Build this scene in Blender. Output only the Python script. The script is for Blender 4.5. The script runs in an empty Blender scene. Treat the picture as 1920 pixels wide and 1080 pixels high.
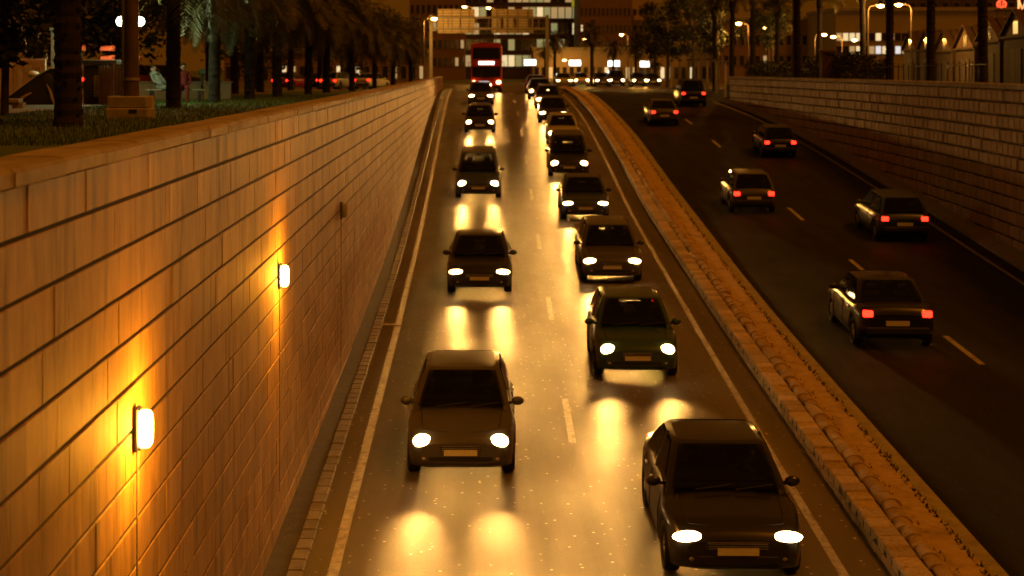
import bpy, math, random
import numpy as np
from mathutils import Vector, Matrix, Euler

R = math.radians
rnd = random.Random(7)
SC = bpy.context.scene
COL = SC.collection

# ------------------------------------------------------------------ camera
F = 3100.0                      # focal length in pixels of the 1920-wide photograph
HX, HY = 885.0, 132.0           # vanishing point of the straight road wall
cam_d = bpy.data.cameras.new('camera')
cam_d.sensor_width = 36.0
cam_d.lens = 36.0 * F / 1920.0
cam_d.shift_x = (960 - HX) / 1920.0
cam_d.shift_y = -(540 - HY) / 1920.0
cam_d.clip_start = 0.1
cam_d.clip_end = 6000
cam_d.dof.use_dof = True
cam_d.dof.focus_distance = 21.0
cam_d.dof.aperture_fstop = 2.2
cam = bpy.data.objects.new('camera', cam_d)
COL.objects.link(cam)
cam.rotation_euler = (R(90), 0, 0)
SC.camera = cam

# ------------------------------------------------------------------ world: night sky over a sodium-lit city
world = bpy.data.worlds.new('World')
SC.world = world
world.use_nodes = True
wn = world.node_tree.nodes
wl = world.node_tree.links
for n in list(wn):
    wn.remove(n)
w_out = wn.new('ShaderNodeOutputWorld')
w_add = wn.new('ShaderNodeAddShader')
w_b1 = wn.new('ShaderNodeBackground')
w_b2 = wn.new('ShaderNodeBackground')
w_sky = wn.new('ShaderNodeTexSky')
w_sky.sky_type = 'NISHITA'
w_sky.sun_disc = False
SUN_DIR = Vector((-0.50, 0.30, -0.95)).normalized()     # direction the light travels
w_sky.sun_elevation = R(-6)
w_sky.sun_rotation = math.atan2(-SUN_DIR.x, -SUN_DIR.y)
w_b1.inputs['Strength'].default_value = 0.02
w_b2.inputs['Color'].default_value = (1.0, 0.28, 0.010, 1)
w_b2.inputs['Strength'].default_value = 0.085
wl.new(w_sky.outputs[0], w_b1.inputs['Color'])
wl.new(w_b1.outputs[0], w_add.inputs[0])
wl.new(w_b2.outputs[0], w_add.inputs[1])
wl.new(w_add.outputs[0], w_out.inputs['Surface'])

sun_d = bpy.data.lights.new('night_glow', 'SUN')
sun_d.energy = 1.25
sun_d.angle = R(14)
sun_d.color = (1.0, 0.275, 0.008)
sun = bpy.data.objects.new('night_glow', sun_d)
COL.objects.link(sun)
sun.location = (30, -20, 30)
sun.rotation_euler = SUN_DIR.to_track_quat('-Z', 'Y').to_euler()

SC.view_settings.view_transform = 'Standard'
SC.view_settings.look = 'None'
SC.view_settings.gamma = 1.0
SC.view_settings.use_curve_mapping = False
SC.view_settings.exposure = 0.0
SC.render.engine = 'CYCLES'
SC.cycles.use_denoising = True
SC.cycles.max_bounces = 5
SC.cycles.diffuse_bounces = 2
SC.cycles.glossy_bounces = 3
SC.cycles.transmission_bounces = 4
SC.cycles.sample_clamp_indirect = 4.0
SC.cycles.use_light_tree = True


# ------------------------------------------------------------------ place functions (y = metres from the camera)
def P(x, y, d):
    """point seen at photo pixel x, y when it stands d metres away"""
    return Vector(((x - HX) * d / F, d, (HY - y) * d / F))


_RZ = [(-8, -6.70), (10, -6.68), (20, -6.56), (28, -6.40), (41, -6.20), (53, -5.82), (66, -5.20), (78, -4.45),
       (90, -3.65), (105, -2.75), (120, -2.08), (135, -1.72), (150, -1.66), (200, -1.75), (1500, -1.75)]
_ds = np.arange(-8, 260, 0.5)
_zs = np.interp(_ds, [p[0] for p in _RZ], [p[1] for p in _RZ])
_k = np.exp(-0.5 * (np.arange(-24, 25) / 9.0) ** 2)
_k /= _k.sum()
_zs = np.convolve(np.pad(_zs, 24, mode='edge'), _k, mode='valid')


def zr(d):
    return float(np.interp(d, _ds, _zs))


def slope(d):
    return (zr(d + 1) - zr(d - 1)) / 2.0


def smooth_curve(pts):
    xs = np.arange(-8, 200, 0.5)
    ys = np.interp(xs, [p[0] for p in pts], [p[1] for p in pts])
    ys = np.convolve(np.pad(ys, 24, mode='edge'), _k, mode='valid')
    return lambda d: float(np.interp(d, xs, ys))


WALL_X = -2.70
ML = smooth_curve([(-8, 4.7), (21, 5.40), (36, 5.9), (48, 6.3), (62, 6.6), (80, 7.1), (103, 7.5), (150, 7.8)])
MR = smooth_curve([(-8, 6.0), (21.6, 6.84), (37.5, 7.4), (57.5, 8.2), (89, 9.0), (150, 9.5)])
RW = smooth_curve([(-8, 12.6), (40, 16.3), (52, 17.3), (65, 18.2), (81, 18.7), (100, 18.8), (125, 18.2), (150, 18.0)])
LM = smooth_curve([(-8, 1.2), (28, 1.71), (41, 1.98), (53, 2.19), (66, 2.40), (78, 2.60), (110, 3.0), (150, 3.2)])
RM = smooth_curve([(-8, 8.6), (35.3, 10.9), (47.8, 11.56), (60.3, 12.1), (85.3, 12.85), (120, 13.3), (150, 13.4)])


def GL(d):       # lawn level on the left
    return float(np.interp(d, [0, 30, 54, 100, 150, 200, 2000], [-1.0, -1.0, -1.06, -1.3, -1.7, -1.79, -1.79]))


def GR(d):       # ground level on the right
    if d >= 119:
        return zr(d) - .012 if d < 200 else -1.79
    return float(np.interp(d, [0, 60, 100, 112, 119], [-1.25, -1.25, -1.42, -1.72, zr(119) - .012]))


# ------------------------------------------------------------------ materials
MATS = {}


def _new(name):
    m = bpy.data.materials.new(name)
    m.use_nodes = True
    nt = m.node_tree
    b = nt.nodes['Principled BSDF']
    MATS[name] = m
    return m, nt, b


def _pos(nt, scale=(1, 1, 1)):
    g = nt.nodes.new('ShaderNodeNewGeometry')
    mp = nt.nodes.new('ShaderNodeMapping')
    mp.inputs['Scale'].default_value = scale
    nt.links.new(g.outputs['Position'], mp.inputs['Vector'])
    return mp.outputs[0]


def _noise(nt, vec, scale, detail=4, rough=0.6):
    n = nt.nodes.new('ShaderNodeTexNoise')
    n.inputs['Scale'].default_value = scale
    n.inputs['Detail'].default_value = detail
    n.inputs['Roughness'].default_value = rough
    nt.links.new(vec, n.inputs['Vector'])
    return n.outputs['Fac']


def _mix(nt, fac, a, b, blend='MIX'):
    m = nt.nodes.new('ShaderNodeMix')
    m.data_type = 'RGBA'
    m.blend_type = blend
    if isinstance(fac, (int, float)):
        m.inputs[0].default_value = fac
    else:
        nt.links.new(fac, m.inputs[0])
    for i, v in ((6, a), (7, b)):
        if isinstance(v, tuple):
            m.inputs[i].default_value = (*v[:3], 1)
        else:
            nt.links.new(v, m.inputs[i])
    return m.outputs[2]


def _ramp(nt, fac, lo, hi, vlo=0.0, vhi=1.0):
    r = nt.nodes.new('ShaderNodeMapRange')
    r.inputs['From Min'].default_value = lo
    r.inputs['From Max'].default_value = hi
    r.inputs['To Min'].default_value = vlo
    r.inputs['To Max'].default_value = vhi
    nt.links.new(fac, r.inputs['Value'])
    return r.outputs[0]


def pm(name, c1, c2=None, scale=3.0, rough=0.8, bump=0.0, stretch=(1, 1, 1), metal=0.0, bscale=None, dirt=None, spec=0.5, vary=0.0):
    """procedural material: two tones mixed by noise, optional dirt streaks and relief"""
    m, nt, b = _new(name)
    c2 = c2 or tuple(v * 0.7 for v in c1)
    v = _pos(nt, stretch)
    f = _ramp(nt, _noise(nt, v, scale), 0.32, 0.68)
    col = _mix(nt, f, c1, c2)
    if dirt:
        f2 = _ramp(nt, _noise(nt, _pos(nt, dirt[1]), dirt[2], 5), 0.50, 0.72, 0, dirt[3])
        col = _mix(nt, f2, col, dirt[0])
    if vary:
        oi = nt.nodes.new('ShaderNodeObjectInfo')
        col = _mix(nt, 1.0, col, _mix(nt, oi.outputs['Random'], (1 - vary,) * 3, (1 + vary * .6,) * 3), 'MULTIPLY')
    nt.links.new(col, b.inputs['Base Color'])
    b.inputs['Roughness'].default_value = rough
    b.inputs['Metallic'].default_value = metal
    b.inputs['Specular IOR Level'].default_value = spec
    if bump:
        bn = nt.nodes.new('ShaderNodeBump')
        bn.inputs['Strength'].default_value = bump
        bn.inputs['Distance'].default_value = 0.02
        nt.links.new(_noise(nt, _pos(nt, stretch), bscale or scale * 5, 6, 0.7), bn.inputs['Height'])
        nt.links.new(bn.outputs[0], b.inputs['Normal'])
    return m


def em(name, color, strength, base=(0.8, 0.8, 0.8)):
    m, nt, b = _new(name)
    b.inputs['Base Color'].default_value = (*base, 1)
    b.inputs['Emission Color'].default_value = (*color, 1)
    b.inputs['Emission Strength'].default_value = strength
    b.inputs['Roughness'].default_value = 0.3
    return m


def asphalt(name, lo, hi, r0, r1, speck, aniso=0.0, spec=0.5):
    m, nt, b = _new(name)
    v = _pos(nt)
    big = _ramp(nt, _noise(nt, _pos(nt, (1, 0.12, 1)), 0.9, 4), 0.3, 0.7)
    col = _mix(nt, big, lo, hi)
    trk = _ramp(nt, _noise(nt, _pos(nt, (1.6, 0.02, 1)), 1.0, 4, 0.55), 0.30, 0.70)
    col = _mix(nt, 1.0, col, _mix(nt, trk, (0.62, 0.62, 0.62), (1.15, 1.13, 1.10)), 'MULTIPLY')
    fine = _ramp(nt, _noise(nt, v, 60, 3, 0.7), 0.3, 0.7)
    col = _mix(nt, fine, col, _mix(nt, 1.0, col, (1.7, 1.65, 1.6), 'MULTIPLY'))
    vo = nt.nodes.new('ShaderNodeTexVoronoi')
    vo.inputs['Scale'].default_value = 7.5
    nt.links.new(v, vo.inputs['Vector'])
    sep = nt.nodes.new('ShaderNodeSeparateColor')
    nt.links.new(vo.outputs['Color'], sep.inputs[0])
    near = _ramp(nt, vo.outputs['Distance'], 0.20, 0.10)
    some = _ramp(nt, sep.outputs[0], 0.70, 0.74)
    mul = nt.nodes.new('ShaderNodeMath')
    mul.operation = 'MULTIPLY'
    nt.links.new(near, mul.inputs[0])
    nt.links.new(some, mul.inputs[1])
    col = _mix(nt, mul.outputs[0], col, (speck, speck * .95, speck * .85))
    # dark oil drips and patches
    oil = _ramp(nt, _noise(nt, v, 2.3, 5, 0.7), 0.62, 0.80, 0, 0.35)
    col = _mix(nt, oil, col, tuple(x * 0.45 for x in lo))
    nt.links.new(col, b.inputs['Base Color'])
    b.inputs['Specular IOR Level'].default_value = spec
    if aniso:       # transverse surface texture of the lanes: gloss is drawn out along the road
        b.inputs['Anisotropic'].default_value = aniso
        tv = nt.nodes.new('ShaderNodeCombineXYZ')
        tv.inputs[1].default_value = 1.0
        nt.links.new(tv.outputs[0], b.inputs['Tangent'])
    rr = _ramp(nt, _noise(nt, _pos(nt, (1, 0.25, 1)), 1.4, 5), 0.3, 0.7, r0, r1)
    nt.links.new(rr, b.inputs['Roughness'])
    bn = nt.nodes.new('ShaderNodeBump')
    bn.inputs['Strength'].default_value = 0.55
    bn.inputs['Distance'].default_value = 0.012
    nt.links.new(_noise(nt, v, 45, 4, 0.75), bn.inputs['Height'])
    nt.links.new(bn.outputs[0], b.inputs['Normal'])
    return m


def block_mat(name, c1, c2, dark, streak=0.55):
    m, nt, b = _new(name)
    oi = nt.nodes.new('ShaderNodeObjectInfo')
    f = _ramp(nt, _noise(nt, _pos(nt, (1, 1, .45)), 2.2, 4), 0.3, 0.7)
    col = _mix(nt, f, c1, c2)
    grain = _ramp(nt, _noise(nt, _pos(nt, (1, 1.0, 0.22)), 9, 6, 0.75), 0.34, 0.66)
    col = _mix(nt, grain, _mix(nt, 1.0, col, (0.74, 0.72, 0.68), 'MULTIPLY'), col)
    st = _ramp(nt, _noise(nt, _pos(nt, (1, 1.0, 0.12)), 3.6, 6, 0.7), 0.52, 0.66, 0, streak)
    col = _mix(nt, st, col, dark)
    gi = nt.nodes.new('ShaderNodeNewGeometry')
    ad = nt.nodes.new('ShaderNodeMath')
    ad.operation = 'ADD'
    nt.links.new(oi.outputs['Random'], ad.inputs[0])
    nt.links.new(gi.outputs['Random Per Island'], ad.inputs[1])
    fr = nt.nodes.new('ShaderNodeMath')
    fr.operation = 'FRACT'
    nt.links.new(ad.outputs[0], fr.inputs[0])
    col = _mix(nt, 1.0, col, _mix(nt, fr.outputs[0], (0.80, 0.78, 0.75), (1.10, 1.08, 1.05)), 'MULTIPLY')
    nt.links.new(col, b.inputs['Base Color'])
    b.inputs['Roughness'].default_value = 0.72
    bn = nt.nodes.new('ShaderNodeBump')
    bn.inputs['Strength'].default_value = 0.35
    bn.inputs['Distance'].default_value = 0.012
    nt.links.new(_noise(nt, _pos(nt, (1, 1, 0.30)), 22, 6, 0.7), bn.inputs['Height'])
    nt.links.new(bn.outputs[0], b.inputs['Normal'])
    return m


asphalt('asphalt', (0.080, 0.074, 0.066), (0.115, 0.107, 0.095), 0.36, 0.48, 0.75, 0.92, 0.34)
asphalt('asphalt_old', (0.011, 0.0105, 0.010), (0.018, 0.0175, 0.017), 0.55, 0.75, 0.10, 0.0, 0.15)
asphalt('asphalt_new', (0.056, 0.052, 0.047), (0.075, 0.070, 0.063), 0.36, 0.46, 0.5, 0.9)
block_mat('stone_block', (0.50, 0.34, 0.14), (0.38, 0.255, 0.105), (0.085, 0.06, 0.035), 0.7)
block_mat('stone_block_dark', (0.50, 0.33, 0.15), (0.38, 0.25, 0.11), (0.10, 0.07, 0.04), 0.35)
pm('mortar', (0.030, 0.022, 0.016), (0.018, 0.013, 0.010), 5, 0.95)
pm('coping_stone', (0.40, 0.33, 0.24), (0.29, 0.24, 0.17), 4, 0.8, 0.4, (1, .4, 1), dirt=((0.09, 0.07, 0.05), (1, 1, 1), 3, 0.5), vary=.12)
pm('line_paint', (0.42, 0.40, 0.36), (0.26, 0.245, 0.22), 9, 0.6, 0.3, dirt=((0.07, 0.065, 0.06), (1, .4, 1), 7, 0.7))
pm('kerb_stone', (0.16, 0.14, 0.11), (0.10, 0.085, 0.065), 6, 0.8, 0.6, vary=.25)
pm('gutter_dirt', (0.055, 0.045, 0.033), (0.028, 0.022, 0.016), 5, 0.85, 0.8)
pm('sand', (0.52, 0.39, 0.20), (0.40, 0.29, 0.15), 7, 0.95, 0.7, dirt=((0.12, 0.08, 0.045), (1, 1, 1), 2.4, 0.6))
pm('median_block', (0.56, 0.44, 0.27), (0.42, 0.33, 0.20), 14, 0.85, 0.9, dirt=((0.16, 0.11, 0.06), (1, 1, 1), 16, 0.6), vary=.3)
pm('clay_roll', (0.48, 0.36, 0.20), (0.37, 0.27, 0.15), 10, 0.85, 0.9, dirt=((0.16, 0.11, 0.06), (1, 1, 1), 9, 0.6), vary=.12)
pm('weed', (0.060, 0.052, 0.022), (0.035, 0.030, 0.012), 5, 0.9)
pm('lawn', (0.050, 0.110, 0.018), (0.085, 0.115, 0.028), 0.8, 0.95, 0.9, bscale=18)
pm('grass_blade', (0.055, 0.125, 0.020), (0.080, 0.120, 0.028), 2, 0.8)
pm('pavement', (0.20, 0.18, 0.15), (0.14, 0.125, 0.10), 0.9, 0.85, 0.2)
pm('palm_trunk', (0.030, 0.022, 0.014), (0.016, 0.011, 0.007), 9, 0.95, 0.8)
pm('palm_frond', (0.075, 0.070, 0.026), (0.045, 0.048, 0.016), 2, 0.6)
pm('palm_frond_dry', (0.16, 0.11, 0.05), (0.09, 0.065, 0.03), 2, 0.7)
pm('bark', (0.075, 0.055, 0.036), (0.040, 0.030, 0.020), 8, 0.95, 0.7)
pm('leaf', (0.060, 0.070, 0.022), (0.035, 0.045, 0.014), 1.5, 0.6)
pm('leaf_dark', (0.040, 0.048, 0.016), (0.022, 0.028, 0.010), 1.5, 0.6)
pm('post_paint', (0.22, 0.22, 0.17), (0.16, 0.16, 0.12), 4, 0.55, dirt=((0.08, 0.06, 0.04), (1, 1, .2), 5, 0.5))
pm('post_brown', (0.12, 0.085, 0.05), (0.08, 0.055, 0.03), 4, 0.6)
pm('concrete', (0.36, 0.33, 0.27), (0.26, 0.235, 0.19), 3, 0.85, 0.3, dirt=((0.12, 0.10, 0.07), (1, 1, .3), 4, 0.5))
pm('galvanised', (0.34, 0.32, 0.28), (0.26, 0.245, 0.21), 6, 0.55, metal=0.1)
pm('sign_back', (0.78, 0.66, 0.44), (0.70, 0.58, 0.38), 3, 0.6)
pm('sign_rib', (0.22, 0.18, 0.13), (0.16, 0.13, 0.09), 3, 0.7)
pm('black_metal', (0.018, 0.018, 0.018), (0.010, 0.010, 0.010), 6, 0.5)
pm('black_rubber', (0.018, 0.018, 0.018), (0.012, 0.012, 0.012), 8, 0.85)
pm('rim_metal', (0.50, 0.50, 0.50), (0.38, 0.38, 0.38), 12, 0.3, metal=0.9)
pm('plate_white', (0.70, 0.70, 0.66), (0.62, 0.62, 0.58), 20, 0.5)
pm('wood', (0.16, 0.085, 0.040), (0.085, 0.045, 0.022), 5, 0.8, 0.5, (1, 1, .12))
pm('mural_pale', (0.60, 0.47, 0.36), (0.46, 0.30, 0.22), 1.3, 0.85, dirt=((0.68, 0.64, 0.55), (1, 1, .25), 2.2, 0.8))
pm('mural_black', (0.030, 0.026, 0.024), (0.018, 0.015, 0.014), 2, 0.8)
pm('mural_white', (0.62, 0.62, 0.62), (0.42, 0.42, 0.42), 4, 0.8)
pm('red_panel', (0.45, 0.060, 0.020), (0.34, 0.045, 0.018), 2, 0.6)
pm('blue_panel', (0.050, 0.065, 0.085), (0.035, 0.045, 0.06), 2, 0.6)
pm('beige_wall', (0.42, 0.36, 0.22), (0.32, 0.27, 0.16), 1.4, 0.85)
pm('facade_brown', (0.26, 0.165, 0.09), (0.21, 0.13, 0.07), 0.4, 0.85)
pm('facade_tan', (0.48, 0.38, 0.26), (0.42, 0.33, 0.22), 0.4, 0.85)
pm('facade_cream', (0.36, 0.31, 0.17), (0.31, 0.265, 0.145), 0.3, 0.85)
pm('facade_dark', (0.10, 0.075, 0.05), (0.07, 0.05, 0.035), 0.6, 0.85)
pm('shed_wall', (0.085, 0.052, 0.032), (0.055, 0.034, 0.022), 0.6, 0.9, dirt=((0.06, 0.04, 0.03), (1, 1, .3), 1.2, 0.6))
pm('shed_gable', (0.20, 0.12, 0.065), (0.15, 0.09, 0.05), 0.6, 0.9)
pm('roof_sheet', (0.075, 0.042, 0.028), (0.05, 0.028, 0.02), 1.5, 0.8)
pm('dark_glass', (0.012, 0.012, 0.014), (0.008, 0.008, 0.010), 2, 0.06)
m, nt, b = _new('car_glass')
tr_ = nt.nodes.new('ShaderNodeBsdfTransparent')
tr_.inputs[0].default_value = (0.34, 0.36, 0.35, 1)
gs_ = nt.nodes.new('ShaderNodeBsdfGlossy')
gs_.inputs['Roughness'].default_value = 0.03
fn_ = nt.nodes.new('ShaderNodeFresnel')
fn_.inputs[0].default_value = 1.5
mx_ = nt.nodes.new('ShaderNodeMixShader')
nt.links.new(fn_.outputs[0], mx_.inputs[0])
nt.links.new(tr_.outputs[0], mx_.inputs[1])
nt.links.new(gs_.outputs[0], mx_.inputs[2])
nt.links.new(mx_.outputs[0], nt.nodes['Material Output'].inputs['Surface'])
pm('seat_cloth', (0.10, 0.095, 0.09), (0.06, 0.057, 0.054), 10, 0.9)
pm('window_dark', (0.030, 0.026, 0.022), (0.018, 0.016, 0.014), 1, 0.12)
pm('window_frame', (0.30, 0.25, 0.19), (0.24, 0.20, 0.15), 2, 0.7)
pm('skin', (0.42, 0.26, 0.18), (0.38, 0.23, 0.16), 8, 0.6)
pm('cloth_grey', (0.26, 0.28, 0.27), (0.18, 0.20, 0.19), 8, 0.9)
pm('cloth_dark', (0.020, 0.022, 0.030), (0.014, 0.015, 0.02), 8, 0.9)
pm('cloth_red', (0.20, 0.018, 0.015), (0.14, 0.012, 0.010), 8, 0.9)
pm('hair', (0.02, 0.014, 0.01), (0.012, 0.008, 0.006), 20, 0.6)
for nm, c in (('silver', (0.42, 0.42, 0.42)), ('white', (0.66, 0.65, 0.62)), ('black', (0.012, 0.012, 0.013)), ('grey', (0.065, 0.065, 0.068)),
              ('blue', (0.025, 0.045, 0.12)), ('red', (0.24, 0.018, 0.014)), ('green', (0.02, 0.06, 0.04)), ('gold', (0.36, 0.28, 0.15))):
    m = pm('paint_' + nm, c, tuple(v * .93 for v in c), 1.2, 0.32, dirt=(tuple(v * .6 + .02 for v in c), (1, 1, 1), 3, 0.35))
    m.node_tree.nodes['Principled BSDF'].inputs['Coat Weight'].default_value = 0.6
    m.node_tree.nodes['Principled BSDF'].inputs['Coat Roughness'].default_value = 0.08
pm('bus_red', (0.50, 0.035, 0.015), (0.42, 0.03, 0.013), 1, 0.3)
em('headlight_lit', (1.0, 0.60, 0.21), 26)
em('headlight_far', (1.0, 0.86, 0.58), 22)
em('foglight_lit', (1.0, 0.55, 0.14), 5)
em('tail_lit', (1.0, 0.014, 0.005), 9, (0.5, 0.02, 0.02))
em('tail_off', (1.0, 0.03, 0.02), 0.02, (0.35, 0.02, 0.02))
em('sodium_lit', (1.0, 0.60, 0.16), 45)
em('sodium_wall', (1.0, 0.60, 0.12), 40)
em('globe_lit', (0.92, 1.0, 0.66), 18)
em('sign_lit', (1.0, 1.0, 0.86), 4)
em('window_lit', (1.0, 0.80, 0.42), 0.8)
em('window_lit_dim', (1.0, 0.75, 0.33), 0.30)
em('window_lit_cool', (0.86, 0.92, 0.95), 0.75)
em('window_lit_green', (0.62, 0.72, 0.30), 0.30)
em('neon_red', (1.0, 0.09, 0.035), 2.2)
em('neon_orange', (1.0, 0.26, 0.08), 2.6)
em('neon_yellow', (0.66, 0.56, 0.02), 0.35)
M = MATS


# ------------------------------------------------------------------ mesh helpers
class MB:
    def __init__(s):
        s.v = []
        s.f = []
        s.sm = []

    def add(s, verts, faces, smooth=False, mat=None):
        o = len(s.v)
        if mat is not None:
            verts = [tuple(mat @ Vector(p)) for p in verts]
        s.v.extend([tuple(p) for p in verts])
        for f in faces:
            s.f.append(tuple(i + o for i in f))
            s.sm.append(smooth)
        return s

    def box(s, x0, x1, y0, y1, z0, z1, mat=None):
        return s.add([(x0, y0, z0), (x1, y0, z0), (x1, y1, z0), (x0, y1, z0), (x0, y0, z1), (x1, y0, z1), (x1, y1, z1), (x0, y1, z1)],
                     [(0, 3, 2, 1), (4, 5, 6, 7), (0, 1, 5, 4), (1, 2, 6, 5), (2, 3, 7, 6), (3, 0, 4, 7)], mat=mat)

    def cbox(s, x0, x1, y0, y1, z0, z1, c=0.01, mat=None):
        """chamfered box: 24 verts"""
        V, Fc = [], []
        lo, hi = (x0, y0, z0), (x1, y1, z1)
        idx = {}
        for sx in (0, 1):
            for sy in (0, 1):
                for sz in (0, 1):
                    S = (sx, sy, sz)
                    for ax in range(3):
                        p = []
                        for k in range(3):
                            e = hi[k] if S[k] else lo[k]
                            if k != ax:
                                e += -c if S[k] else c
                            p.append(e)
                        idx[S + (ax,)] = len(V)
                        V.append(tuple(p))
        for ax in range(3):
            a, b = [k for k in range(3) if k != ax]
            for sd in (0, 1):
                q = []
                for (u, w) in ((0, 0), (1, 0), (1, 1), (0, 1)):
                    S = [0, 0, 0]
                    S[ax] = sd
                    S[a] = u
                    S[b] = w
                    q.append(idx[tuple(S) + (ax,)])
                Fc.append(tuple(q))
        for ax in range(3):
            a, b = [k for k in range(3) if k != ax]
            for u in (0, 1):
                for w in (0, 1):
                    S0 = [0, 0, 0]
                    S0[a] = u
                    S0[b] = w
                    S1 = list(S0)
                    S1[ax] = 1
                    Fc.append((idx[tuple(S0) + (a,)], idx[tuple(S1) + (a,)], idx[tuple(S1) + (b,)], idx[tuple(S0) + (b,)]))
        for sx in (0, 1):
            for sy in (0, 1):
                for sz in (0, 1):
                    Fc.append(tuple(idx[(sx, sy, sz, ax)] for ax in range(3)))
        return s.add(V, Fc, mat=mat)

    def tube(s, pts, radii, n=8, cap=True, smooth=True):
        pts = [Vector(p) for p in pts]
        if isinstance(radii, (int, float)):
            radii = [radii] * len(pts)
        V, Fc = [], []
        ref = None
        for i, p in enumerate(pts):
            t = (pts[min(i + 1, len(pts) - 1)] - pts[max(i - 1, 0)])
            t = t.normalized() if t.length > 1e-9 else Vector((0, 0, 1))
            if ref is None:
                ref = Vector((1, 0, 0)) if abs(t.x) < 0.9 else Vector((0, 1, 0))
            u = (ref - t * ref.dot(t)).normalized()
            ref = u
            w = t.cross(u)
            for k in range(n):
                a = 2 * math.pi * k / n
                V.append(p + (u * math.cos(a) + w * math.sin(a)) * radii[i])
        for i in range(len(pts) - 1):
            for k in range(n):
                k2 = (k + 1) % n
                Fc.append((i * n + k, i * n + k2, (i + 1) * n + k2, (i + 1) * n + k))
        s.add(V, Fc, smooth)
        if cap:
            s.add(V[:n], [tuple(range(n - 1, -1, -1))])
            s.add(V[-n:], [tuple(range(n))])
        return s

    def ell(s, c, r, n=10, m=6, mat=None):
        V, Fc = [], []
        for j in range(1, m):
            th = math.pi * j / m
            for k in range(n):
                a = 2 * math.pi * k / n
                V.append((c[0] + r[0] * math.sin(th) * math.cos(a), c[1] + r[1] * math.sin(th) * math.sin(a), c[2] + r[2] * math.cos(th)))
        top, bot = len(V), len(V) + 1
        V += [(c[0], c[1], c[2] + r[2]), (c[0], c[1], c[2] - r[2])]
        for j in range(m - 2):
            for k in range(n):
                k2 = (k + 1) % n
                Fc.append((j * n + k, (j + 1) * n + k, (j + 1) * n + k2, j * n + k2))
        for k in range(n):
            Fc.append((top, k, (k + 1) % n))
            Fc.append((bot, (m - 2) * n + (k + 1) % n, (m - 2) * n + k))
        return s.add(V, Fc, True, mat)

    def patch(s, c00, c10, c11, c01, nu=4, nv=3, bulge=0.0):
        a, b, c, d = map(Vector, (c00, c10, c11, c01))
        nrm = (b - a).cross(d - a).normalized()
        V, Fc = [], []
        for j in range(nv + 1):
            v = j / nv
            for i in range(nu + 1):
                u = i / nu
                p = (a * (1 - u) + b * u) * (1 - v) + (d * (1 - u) + c * u) * v
                V.append(p + nrm * bulge * (1 - (2 * u - 1) ** 2))
        for j in range(nv):
            for i in range(nu):
                k = j * (nu + 1) + i
                Fc.append((k, k + 1, k + nu + 2, k + nu + 1))
        return s.add(V, Fc, True)

    def mesh(s, name, mat=None):
        me = bpy.data.meshes.new(name)
        me.from_pydata(s.v, [], s.f)
        if any(s.sm):
            me.polygons.foreach_set('use_smooth', s.sm)
        me.update()
        if mat is not None:
            me.materials.append(M[mat] if isinstance(mat, str) else mat)
        return me

    def build(s, name, mat, parent=None, loc=None, rot=None):
        return link(name, s.mesh(name, mat), parent, loc, rot)


def link(name, me, parent=None, loc=None, rot=None):
    o = bpy.data.objects.new(name, me)
    COL.objects.link(o)
    if parent is not None:
        o.parent = parent
    if loc is not None:
        o.location = loc
    if rot is not None:
        o.rotation_euler = rot
    return o


def tag(o, label=None, cat=None, group=None, kind=None):
    if label:
        o['label'] = label
    if cat:
        o['category'] = cat
    if group:
        o['group'] = group
    if kind:
        o['kind'] = kind
    return o


def thing(name, label, cat, loc=(0, 0, 0), rz=0.0, group=None):
    o = bpy.data.objects.new(name, None)
    COL.objects.link(o)
    o.empty_display_size = 0.2
    o.location = loc
    o.rotation_euler = (0, 0, rz)
    return tag(o, label, cat, group)


def lamp(name, kind, loc, energy, color, parent=None, radius=0.05, rot=None, data=None, **kw):
    if data is None:
        data = bpy.data.lights.new(name, kind)
        data.energy = energy
        data.color = color
        data.shadow_soft_size = radius
        for k, v in kw.items():
            setattr(data, k, v)
    o = bpy.data.objects.new(name, data)
    COL.objects.link(o)
    o.location = loc
    if rot:
        o.rotation_euler = rot
    if parent is not None:
        o.parent = parent
    return o


def strip(ds, fx0, fx1, fz0, fz1=None, nx=1):
    mb = MB()
    fz1 = fz1 or fz0
    V, Fc = [], []
    for d in ds:
        for i in range(nx + 1):
            u = i / nx
            V.append((fx0(d) * (1 - u) + fx1(d) * u, d, fz0(d) * (1 - u) + fz1(d) * u))
    n = nx + 1
    for j in range(len(ds) - 1):
        for i in range(nx):
            k = j * n + i
            Fc.append((k, k + 1, k + n + 1, k + n))
    return mb.add(V, Fc, True)


# ------------------------------------------------------------------ ground, roads
DS = [float(x) for x in np.arange(-6, 150.1, 1.5)]
WALL_END = 152.0
gmb = strip(DS + [156, 170, 200], lambda d: -500, lambda d: -3.02, GL)
tmp = strip(DS + [156, 170, 200], lambda d: (RW(d) + .40) if d < 119 else 16.0, lambda d: 600, lambda d: GR(d) if d < 119 else GR(d) - .004)
gmb.add(tmp.v, tmp.f, True)
tmp = strip([150.0, 170, 200], lambda d: -3.02, lambda d: 16.0, lambda d: GR(d) - .06)
gmb.add(tmp.v, tmp.f, True)
tmp = strip([200.0, 400, 5000], lambda d: -4000, lambda d: 4000, lambda d: -1.79)
gmb.add(tmp.v, tmp.f, True)
gmb.build('ground', 'lawn')['kind'] = 'structure'

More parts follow.
